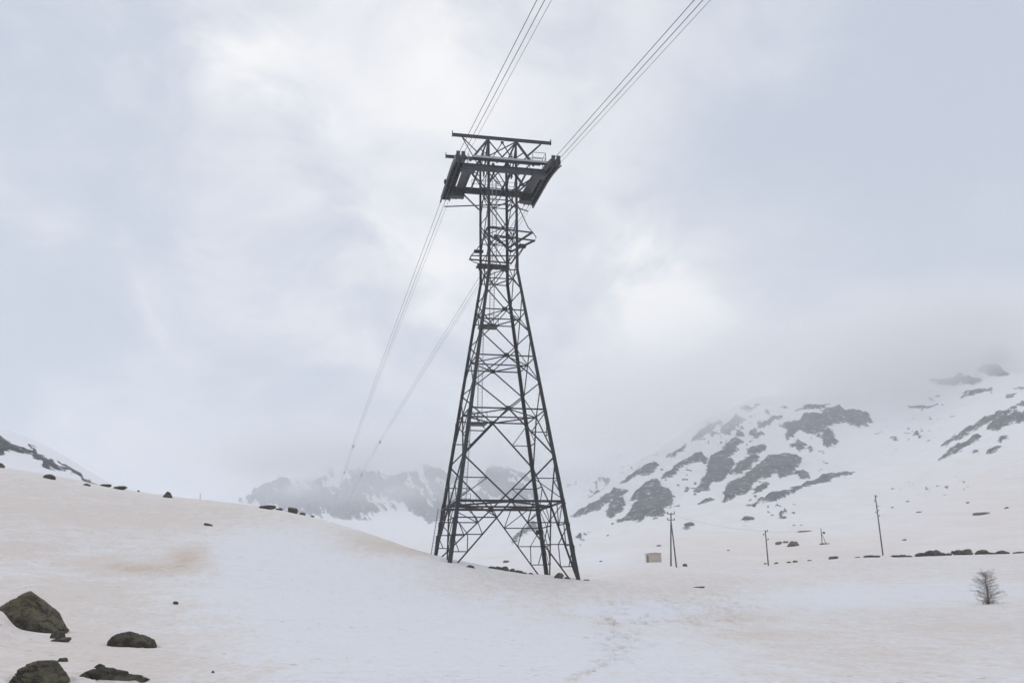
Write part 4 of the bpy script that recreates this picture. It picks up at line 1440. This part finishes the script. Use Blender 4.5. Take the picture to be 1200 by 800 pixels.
# ------------------------------------------------------------------ the bare young larch
b, r = hit(1159, 707.5)
k = math.sqrt(b.x ** 2 + b.y ** 2 + b.z ** 2) / F
TH = 31.5 * k
tree = empty('bare_larch', b)
tag(tree, 'small bare larch tree with fine brown twigs standing alone in the snow', 'tree')
MB().path([(0, 0, -.3), (.01, 0, TH * .25), (-.012, .01, TH * .55), (.02, 0, TH * .8), (.035, 0, TH)], [.05, .042, .03, .018, .006], 8).build('trunk', M_BARK, tree, True)
rg = random.Random(3)
nb = 96
for i in range(nb):
    t = .03 + .93 * (i / (nb - 1)) ** 1.1
    z = t * TH
    L = TH * (.05 + .43 * math.sqrt(max(0, 1 - ((t - .30) / .72) ** 2))) * rg.uniform(.65, 1.12)
    a = i * 2.399 + rg.uniform(-.4, .4)
    rise = rg.uniform(.2, .7)
    m = MB()
    p = Vector((.01, 0, z))
    d = Vector((math.cos(a), math.sin(a), rise)).normalized()
    pts = [p]
    for s_ in range(5):
        d = (d + Vector((rg.uniform(-.22, .22), rg.uniform(-.22, .22), rg.uniform(-.13, .13)))).normalized()
        pts.append(pts[-1] + d * L / 5)
    m.path(pts, [.010, .008, .006, .0048, .0036, .0022], 5)
    for s_ in range(1, 6):
        for q in range(3):
            base = pts[s_ - 1].lerp(pts[s_], rg.random())
            dd = (pts[s_] - pts[s_ - 1]).normalized()
            side = dd.cross(Vector((rg.uniform(-1, 1), rg.uniform(-1, 1), rg.uniform(.2, 1)))).normalized()
            ll = L * rg.uniform(.14, .34)
            e1 = base + (dd * .6 + side * .7) * ll * .5
            e2 = e1 + (dd * .7 + side * .4 + Vector((0, 0, .25))) * ll * .5
            m.path([base, e1, e2], [.0042, .0035, .002], 4)
    m.build('branch', M_BARK, tree)
m = MB()
for i in range(60):                                         # dry shoots round the foot
    a, q = rg.uniform(0, 6.283), abs(rg.gauss(0, .26))
    x, y = q * math.cos(a) * 1.5 - .05, q * math.sin(a) * .8
    h_ = rg.uniform(.12, .34)
    m.path([(x, y, -.08), (x + rg.uniform(-.08, .08), y + rg.uniform(-.08, .08), h_ * .6), (x + rg.uniform(-.18, .18), y + rg.uniform(-.15, .15), h_)], [.012, .009, .003], 4)
tag(m.build('dry_shoots', M_BARK, tree), kind='stuff')

# ------------------------------------------------------------------ haze in the air and clouds on the mountainsides
HAZE = 0.00043
m, nt = new_mat('haze_air')
pv = nd(nt, 'ShaderNodeVolumePrincipled')
pv.inputs['Color'].default_value = (0.94, 0.97, 1.0, 1)
pv.inputs['Density'].default_value = HAZE
pv.inputs['Anisotropy'].default_value = 0.2
om = nd(nt, 'ShaderNodeOutputMaterial')
nt.links.new(pv.outputs[0], om.inputs['Volume'])
zlo, zhi = float(Z.min()) - 2.0, float(Z.max()) + 8
hz = MB().box((0, 0, (zlo + zhi) / 2), (7100, 7100, zhi - zlo)).build('haze', m)
tag(hz, 'pale mountain haze', kind='stuff')


def cloud_mat(seed, dens, scale, radii):
    m, nt = new_mat('cloud_vapour')
    tcn = nd(nt, 'ShaderNodeTexCoord')
    ln = nd(nt, 'ShaderNodeVectorMath', operation='LENGTH')
    nt.links.new(tcn.outputs['Object'], ln.inputs[0])
    mp = nd(nt, 'ShaderNodeMapping')
    mp.inputs['Scale'].default_value = tuple(x / scale for x in radii)
    mp.inputs['Location'].default_value = (seed * 3.7, seed * 1.3, seed * 2.1)
    nt.links.new(tcn.outputs['Object'], mp.inputs['Vector'])
    n = nd(nt, 'ShaderNodeTexNoise', i_Scale=1.0, i_Detail=3.0, i_Roughness=0.55)
    nt.links.new(mp.outputs[0], n.inputs['Vector'])
    f = math_n(nt, 'ADD', math_n(nt, 'SUBTRACT', 1.0, ln.outputs['Value']), math_n(nt, 'MULTIPLY', math_n(nt, 'SUBTRACT', n.outputs['Fac'], 0.62), 0.85))
    f = ramp(nt, f, 0.0, 0.6)
    f = math_n(nt, 'MULTIPLY', f, ramp(nt, ln.outputs['Value'], 1.0, 0.8))
    f = math_n(nt, 'MULTIPLY', f, dens)
    pv = nd(nt, 'ShaderNodeVolumePrincipled')
    pv.inputs['Color'].default_value = (0.995, 0.998, 1.0, 1)
    pv.inputs['Anisotropy'].default_value = 0.2
    nt.links.new(f, pv.inputs['Density'])
    om = nd(nt, 'ShaderNodeOutputMaterial')
    nt.links.new(pv.outputs[0], om.inputs['Volume'])
    return m


def cloud(px, py, r, radii, dens, label, seed, scale=150.0):
    d = ray(px, py)
    c = Vector(d / math.hypot(d[0], d[1]) * r)
    v, f = ico(3)
    o = link('cloud', mesh_from('cloud', v, f, True), cloud_mat(seed, dens, scale, radii))
    o.location = c
    o.scale = radii
    o.rotation_euler = (0, 0, -math.atan2(c.x, c.y))
    tag(o, label, kind='stuff')


CLOUDS = [
    (740, 488, 1050, (240, 240, 78), .008, 'grey cloud drifting over the left shoulder of the mountain'),
    (900, 425, 1250, (330, 260, 85), .006, 'grey cloud hiding the middle summit of the mountain'),
    (1090, 400, 1420, (330, 260, 105), .0075, 'grey cloud veiling the highest summit'),
    (1190, 395, 1300, (300, 220, 80), .008, 'grey cloud on the far right slopes'),
    (1140, 425, 1180, (300, 170, 62), .0055, 'thin fog over the upper right rock bands'),
    (400, 528, 2250, (700, 260, 98), .009, 'pale cloud hiding the tops of the far mountains'),
    (440, 572, 1900, (430, 150, 62), .0032, 'thin veil of fog lying before the far peaks'),
    (466, 588, 2050, (75, 120, 60), .010, 'small wisp of fog in the gap between the far peaks'),
    (352, 575, 2100, (60, 120, 38), .009, 'small wisp of fog before the leftmost far peak'),
    (640, 515, 2100, (430, 260, 110), .0055, 'pale cloud between the far mountains and the right one'),
]
for i, c in enumerate(CLOUDS):
    cloud(*c, seed=i + 1)
